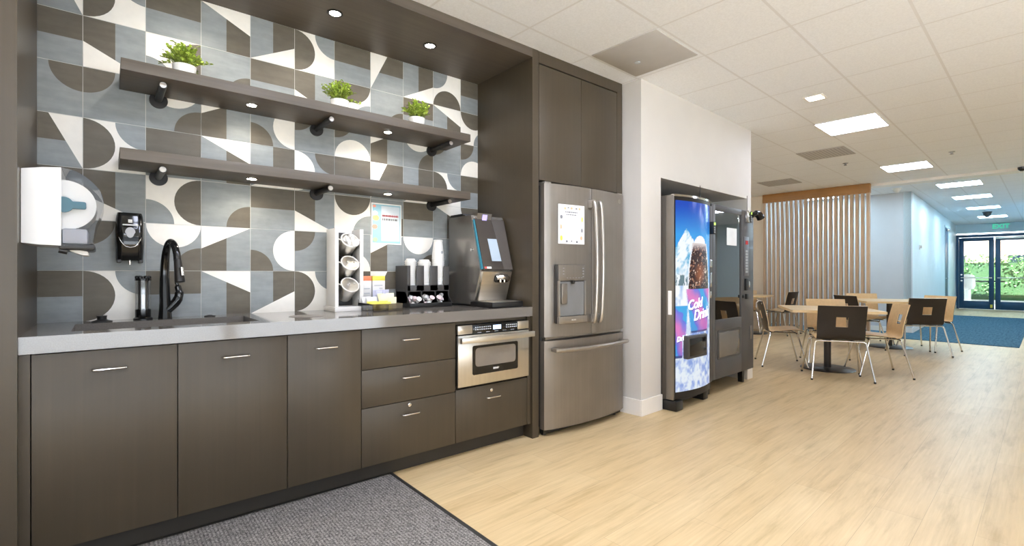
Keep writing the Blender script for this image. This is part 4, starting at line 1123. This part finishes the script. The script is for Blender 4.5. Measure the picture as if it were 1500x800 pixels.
bx_, by_, bd_ = CH[1][0], CH[1][1], RB+math.radians(CH[1][2])
b = MB()
def clothf(u, v):
    a = (v-.5)*2; z = .804-.085*abs(a)**1.2 if a < 0 else .804-.045*abs(a)**1.2
    return (-.272-(.034 if a < 0 else -.022)*min(1, abs(a)*2.5)+.004*math.sin(u*9+a*3), -.165+(u-.5)*.10+.012*a, z+.004*math.sin(u*7))
b.grid(clothf, 8, 14)
for f in list(b.b.faces): f.smooth = True
ex = bmesh.ops.extrude_face_region(b.b, geom=list(b.b.faces)); bmesh.ops.translate(b.b, verts=[v for v in ex['geom'] if isinstance(v, bmesh.types.BMVert)], vec=(0, 0, .003))
tag(obj('cloth', b, 'white', None, Bw(bx_, by_), bd_), 'small white cloth hanging over the back of the side-on chair', 'cloth')

# ================================================================== CEILING THINGS
def panel(lab, x0, x1, y0, y1, mat, group, seen=True):
    t = Bthing('ceiling_panel_light', lab, 'light', (x0+x1)/2, (y0+y1)/2, ZC, 0, group)
    w_, d_ = (x1-x0)/2, (y1-y0)/2
    b = MB(); f_ = .012
    b.box(-w_, w_, -d_, -d_+f_, -.008, -.0005); b.box(-w_, w_, d_-f_, d_, -.008, -.0005); b.box(-w_, -w_+f_, -d_, d_, -.008, -.0005); b.box(w_-f_, w_, -d_, d_, -.008, -.0005)
    obj('frame', b, 'trim', t); obj('diffuser', MB().box(-w_+f_, w_-f_, -d_+f_, d_-f_, -.006, -.001), mat, t)
G1 = 'square panel lights in the main ceiling'
panel('bright square ceiling panel between small square downlight and perforated vents', 2.386, 2.990, -1.07, -.53, 'lamp', G1)
panel('bright square ceiling panel nearest the hall opening', 5.39, 5.96, -1.06, -.515, 'lamp', G1)
k = 0
for x, y in ((-1.225, -1.09), (-1.827, -.53), (-4.0, -3.0), (-3.03, -.53)):  # unseen panels added overhead as fill light for the kitchen side
    panel('added ceiling panel light out of view above or behind the camera', x, x+.6, y-.56, y, 'lamp', 'panel lights beyond the view')
for x, y in ((5.39, -3.6), (8.4, -3.4), (10.6, -3.4)): panel('added ceiling panel light in the unseen side area on the right', x, x+.6, y-.56, y, 'lamp', 'panel lights beyond the view')  # unseen panels added to brighten what the snack machine glass reflects
panel('square ceiling panel light over the dining tables hidden by the alcove wall', 4.2, 4.8, 2.3, 2.86, 'lamp', 'panel lights beyond the view')
HL = ('first', 'second', 'third', 'fourth')
for i, (x0, x1) in enumerate(((7.86, 8.42), (9.95, 10.5), (12.4, 12.95), (15.1, 15.7))):
    panel('cool white ceiling panel in the hall, %s from the main room' % HL[i], x0, x1, -1.42, -.84, 'lamp_cool', 'panel lights in the hall ceiling')
for y in (.7, 2.3): panel('added cool ceiling panel behind the slat screen hidden from view', 7.7, 8.3, y, y+.6, 'lamp_cool', 'added panel lights behind the slat screen')  # unseen panels added to brighten the wall behind the slats
t = Bthing('downlight', 'small square downlight in the ceiling nearest the white wall', 'light', 1.50, -.80, ZC)
obj('frame', MB().box(-.075, .075, -.075, .075, -.008, -.0005, .002), 'trim', t); obj('lens', MB().box(-.058, .058, -.058, .058, -.0105, -.008), emit('downlight_lens', (1, .94, .85, 1), 14), t)
def vent(lab, x0, x1, y0, y1, name, group, perf):
    t = Bthing(name, lab, 'vent', (x0+x1)/2, (y0+y1)/2, ZC, 0, group); w_, d_ = (x1-x0)/2, (y1-y0)/2
    obj('frame', MB().box(-w_, w_, -d_, d_, -.006, -.0005, .001), 'vent' if perf else 'grill', t)
    if perf: obj('grille', MB().box(-w_+.03, w_-.03, -d_+.03, d_-.03, -.0072, -.0055), 'perf', t)
    else:
        obj('sprinkler', MB().lathe([(.022, -.006), (.022, -.010), (.010, -.014)], (.06, .10, 0), 20), 'ink_lt', t)
vent('plain grey ceiling vent panel above the fridge corner', -.625, -.075, -.515, .0, 'ceiling_vent', None, False)
vent('perforated ceiling vent between the lights and the slat screen', 3.62, 4.18, -.50, .03, 'ceiling_vent', 'perforated vents', True)
vent('perforated ceiling vent farther left, above the slat screen end', 5.38, 5.92, .66, 1.20, 'ceiling_vent', 'perforated vents', True)
def small(name, lab, cat, x, y, prof_, mat, z=ZC): tag(obj(name, MB().lathe(prof_, n=24), mat, None, Bw(x, y, z)), lab, cat)
small('ceiling_sprinkler', 'tiny dark sprinkler head on the ceiling right of the nearer perforated vent', 'sprinkler', 4.75, -.25, [(.035, -.0005), (.03, -.006), (.012, -.008), (.012, -.03), (.022, -.032), (.018, -.034)], 'ink')
small('ceiling_sprinkler', 'tiny sprinkler head on the ceiling right of the square panel lights', 'sprinkler', 5.0, -1.35, [(.035, -.0005), (.03, -.006), (.012, -.008), (.012, -.03), (.022, -.032), (.018, -.034)], 'ink_lt')
small('ceiling_camera', 'white dome camera under the ceiling at the hall entrance', 'camera', 7.55, -.36, [(.07, -.046), (.075, -.06), (.06, -.066), (.055, -.09), (.02, -.125)], 'white')
small('ceiling_camera', 'grey dome camera on the hall ceiling before the exit sign', 'camera', 13.9, -1.12, [(.09, -.0005), (.095, -.02), (.08, -.03), (.07, -.09), (.03, -.14)], 'dark_grey')
t = Bthing('wall_camera', 'black dome camera at the right edge under the ceiling', 'camera', 6.85, -1.93, ZC)
obj('mount', MB().lathe([(.06, -.0005), (.06, -.02)], n=24), 'white', t); obj('dome', MB().lathe([(.055, -.02), (.052, -.05), (.03, -.075), (.005, -.08)], n=24), 'black_gl', t)

# ================================================================== HALL
DXF = 17.9
# hall side door
t = Bthing('hall_door', 'dark blue door in the left hall wall', 'door', 14.9, sl(14.9), 0, math.degrees(math.atan(.0298)))
obj('leaf', MB().box(-.45, .45, .005, .05, .01, 2.42, .003), 'door_metal', t)
b = MB(); b.box(-.5, -.45, -.012, .1, 0, 2.46); b.box(.45, .5, -.012, .1, 0, 2.46); b.box(-.5, .5, -.012, .1, 2.42, 2.46); obj('frame', b, 'hall_paint', t)
obj('handle', MB().tube(bend([(-.37, .005, 1.0), (-.37, -.05, 1.0), (-.25, -.05, 1.0)], .015), .010, 10), 'chrome', t); obj('closer', MB().box(.0, .35, -.06, .005, 2.33, 2.40, .005), 'chrome', t)
t = Bthing('wall_fixture', 'small pale lever switch high on the left hall wall', 'switch', 9.6, sl(9.6), 1.68, math.degrees(math.atan(.0298)))
obj('plate', MB().box(-.07, .07, -.012, .0, -.05, .05, .004), 'white', t); obj('knob', MB().box(-.02, .06, -.04, -.012, -.02, .04, .006), 'white', t)
# entrance: two glazed leaves, each a thing; fixed frame is structure
def leaf(lab, y0, y1, side):
    t = Bthing('glass_door', lab, 'door', DXF, y0, 0, 0, 'glazed entrance doors')
    w_ = y1-y0; s_ = .115
    b = MB(); b.box(0, .045, 0, s_, .012, 2.27, .002); b.box(0, .045, w_-s_, w_, .012, 2.27, .002); b.box(0, .045, s_, w_-s_, .012, .26, .002); b.box(0, .045, s_, w_-s_, 2.16, 2.27, .002); obj('frame', b, 'door_metal', t)
    obj('pane', MB().box(.018, .026, s_, w_-s_, .26, 2.16), 'glass', t)
    obj('push_bar', MB().box(-.03, -.012, s_*.4, w_-s_*.4, .985, 1.01, .003).box(-.03, 0, s_*.4, s_*.6, .98, 1.015).box(-.03, 0, w_-s_*.6, w_-s_*.4, .98, 1.015), 'steel', t)
    yy = s_*.5 if side > 0 else w_-s_*.5
    obj('lock', MB().lathe([(.025, 0), (.025, -.012), (.01, -.014)], (0, yy, .90), 18, axis='x').lathe([(.025, 0), (.025, -.012), (.01, -.014)], (0, yy, 1.09), 18, axis='x'), 'chrome', t)
    obj('closer', MB().box(-.07, 0, (w_-.75 if side > 0 else .0), (w_ if side > 0 else .75), 2.20, 2.27, .004), 'steel' if side > 0 else 'door_metal', t)
    return t
l1 = leaf('left glazed entrance door with dark blue frame at the hall end', -1.02, -.215, -1)
obj('kick_sticker', MB().box(-.002, 0, .03, .085, .06, .16), 'yellow', l1)
leaf('right glazed entrance door with dark blue frame at the hall end', -1.865, -1.05, 1)
b = MB(); b.box(0, .06, -.21, -.145, 0, 2.36, .002); b.box(0, .06, -1.94, -1.87, 0, 2.36, .002); b.box(-.002, .06, -1.94, -.145, 2.28, 2.37, .002)
struct('trim_6', b, 'door_metal', True, loc=Bw(DXF, 0))
t = Bthing('exit_sign', 'green lit EXIT sign on the wall above the glass doors', 'sign', DXF+.035, -1.17, 2.60)
obj('plate', MB().box(-.012, .012, -.19, .19, -.105, .085, .003), plain('exit_plate', rgb(186, 216, 218), .4), t)
b = text_mb('EXIT', .19, .004, bold=.004); b.b.transform(Matrix.Translation((-.016, 0, -.01)) @ Matrix(((0, 0, -1, 0), (-1, 0, 0, 0), (0, 1, 0, 0), (0, 0, 0, 1)))); obj('lettering', b, 'exit', t)

# ================================================================== OUTSIDE
struct('ground_outside', MB().box(18.1, 45, -20, 22, -.08, -.02).box(-40, 18.1, -40, -5.4, -.08, -.02).box(-40, -7, -5.4, 22, -.08, -.02), 'concrete', True)  # also spread unseen around the room to bounce sunlight up through the openings
struct('kerb_outside', MB().box(22.4, 22.6, -20, 22, -.02, .12), 'concrete', True)
struct('canopy_outside', MB().box(18.1, 21.5, -6, 5, 2.95, 3.15), 'concrete', True)
t = Bthing('hedge', 'clipped green hedge beyond the glass doors', 'hedge', 23.6, -1.0)
rh = random.Random(21); b = MB()
for i in range(9000):
    y = rh.uniform(-5, 6); z = rh.uniform(.1, 1.0)**.8*1.75+rh.uniform(-.1, .12)*1.0; x = rh.uniform(-.15, .35)-.15*math.sin(y*3.1)*math.sin(z*4)
    L = rh.uniform(.05, .11); d = Vector((rh.uniform(-1, .2), rh.uniform(-1, 1), rh.uniform(-.5, 1))).normalized(); sd = d.cross(Vector((rh.uniform(-1, 1), rh.uniform(-1, 1), 1))).normalized()*L*.4
    q = Vector((x, y, z)); b.poly([q, q+d*L*.5+sd, q+d*L, q+d*L*.5-sd])
obj('foliage', b, 'hedge', t)
b = MB(); b.box(-.05, .3, -5, 6, 0.0, 1.55)
for k in range(12): b.cyl((.1, -4.8+k*.95, 0), (.1, -4.8+k*.95, .6), .03, n=8)
obj('branches', b, plain('hedge_core', rgb(66, 96, 54), .9), t)
t = Bthing('office_building', 'pale stucco building with dark windows behind the hedge', 'building', 36, 0)
obj('wall', MB().box(0, 6, -14, 16, 0, 4.2), 'stucco', t)
obj('canopy', MB().box(-1.6, 0, -14, 16, 3.0, 3.5), 'concrete', t)
for k in range(6): obj('window', MB().box(-.06, .0, -12+k*4.4, -9.4+k*4.4, .8, 2.15), 'dark_glass', t)
t = Bthing('gate_post', 'white rounded gate post with dark arm seen through the left glass door', 'gate', 20.4, -.21)
obj('head', MB().lathe([(.02, .55), (.17, .58), (.21, .70), (.21, .95), (.17, 1.07), (.04, 1.10)], n=28), 'white', t)
obj('post', MB().cyl((0, 0, -.02), (0, 0, .6), .09, n=20), 'concrete', t)
obj('arm', MB().box(-.03, .03, -.95, -.15, .83, .88, .01), 'black', t)

# ================================================================== LIGHT, WORLD, CAMERA
W = bpy.data.worlds.new('World'); S.world = W; W.use_nodes = True
nt = W.node_tree; bg = nt.nodes['Background']
sky = nt.nodes.new('ShaderNodeTexSky'); sky.sky_type = 'HOSEK_WILKIE'; sky.sun_direction = (-.4, -.5, .77); sky.turbidity = 3.0
mxn = nt.nodes.new('ShaderNodeMix'); mxn.data_type = 'RGBA'; mxn.inputs[0].default_value = .55; mxn.inputs[7].default_value = (.36, .38, .40, 1)
nt.links.new(sky.outputs[0], mxn.inputs[6]); nt.links.new(mxn.outputs[2], bg.inputs['Color']); bg.inputs['Strength'].default_value = 5.0
sun = bpy.data.lights.new('sun', 'SUN'); sun.energy = 33.0; sun.angle = .01; sun.color = (.88, .96, 1.08)
so = bpy.data.objects.new('sun', sun); COL.objects.link(so); so.rotation_euler = Vector((.55, .30, -.78)).to_track_quat('-Z', 'Y').to_euler()

cam = bpy.data.cameras.new('camera'); cam.sensor_width = 36; cam.lens = 714/1500*36; cam.clip_start = .02; cam.clip_end = 200
co = bpy.data.objects.new('camera', cam); COL.objects.link(co)
co.location = (0, 0, 1.148); co.rotation_euler = (PI/2, 0, math.radians(50.15-90))
S.camera = co
S.view_settings.view_transform = 'Standard'; S.view_settings.look = 'None'; S.view_settings.gamma = 1.0
S.view_settings.exposure = 0.0; S.view_settings.use_curve_mapping = False
S.cycles.use_denoising = True; S.cycles.max_bounces = 8; S.cycles.transparent_max_bounces = 12; S.cycles.diffuse_bounces = 5; S.cycles.sample_clamp_indirect = 8
S.cycles.caustics_reflective = False; S.cycles.caustics_refractive = False
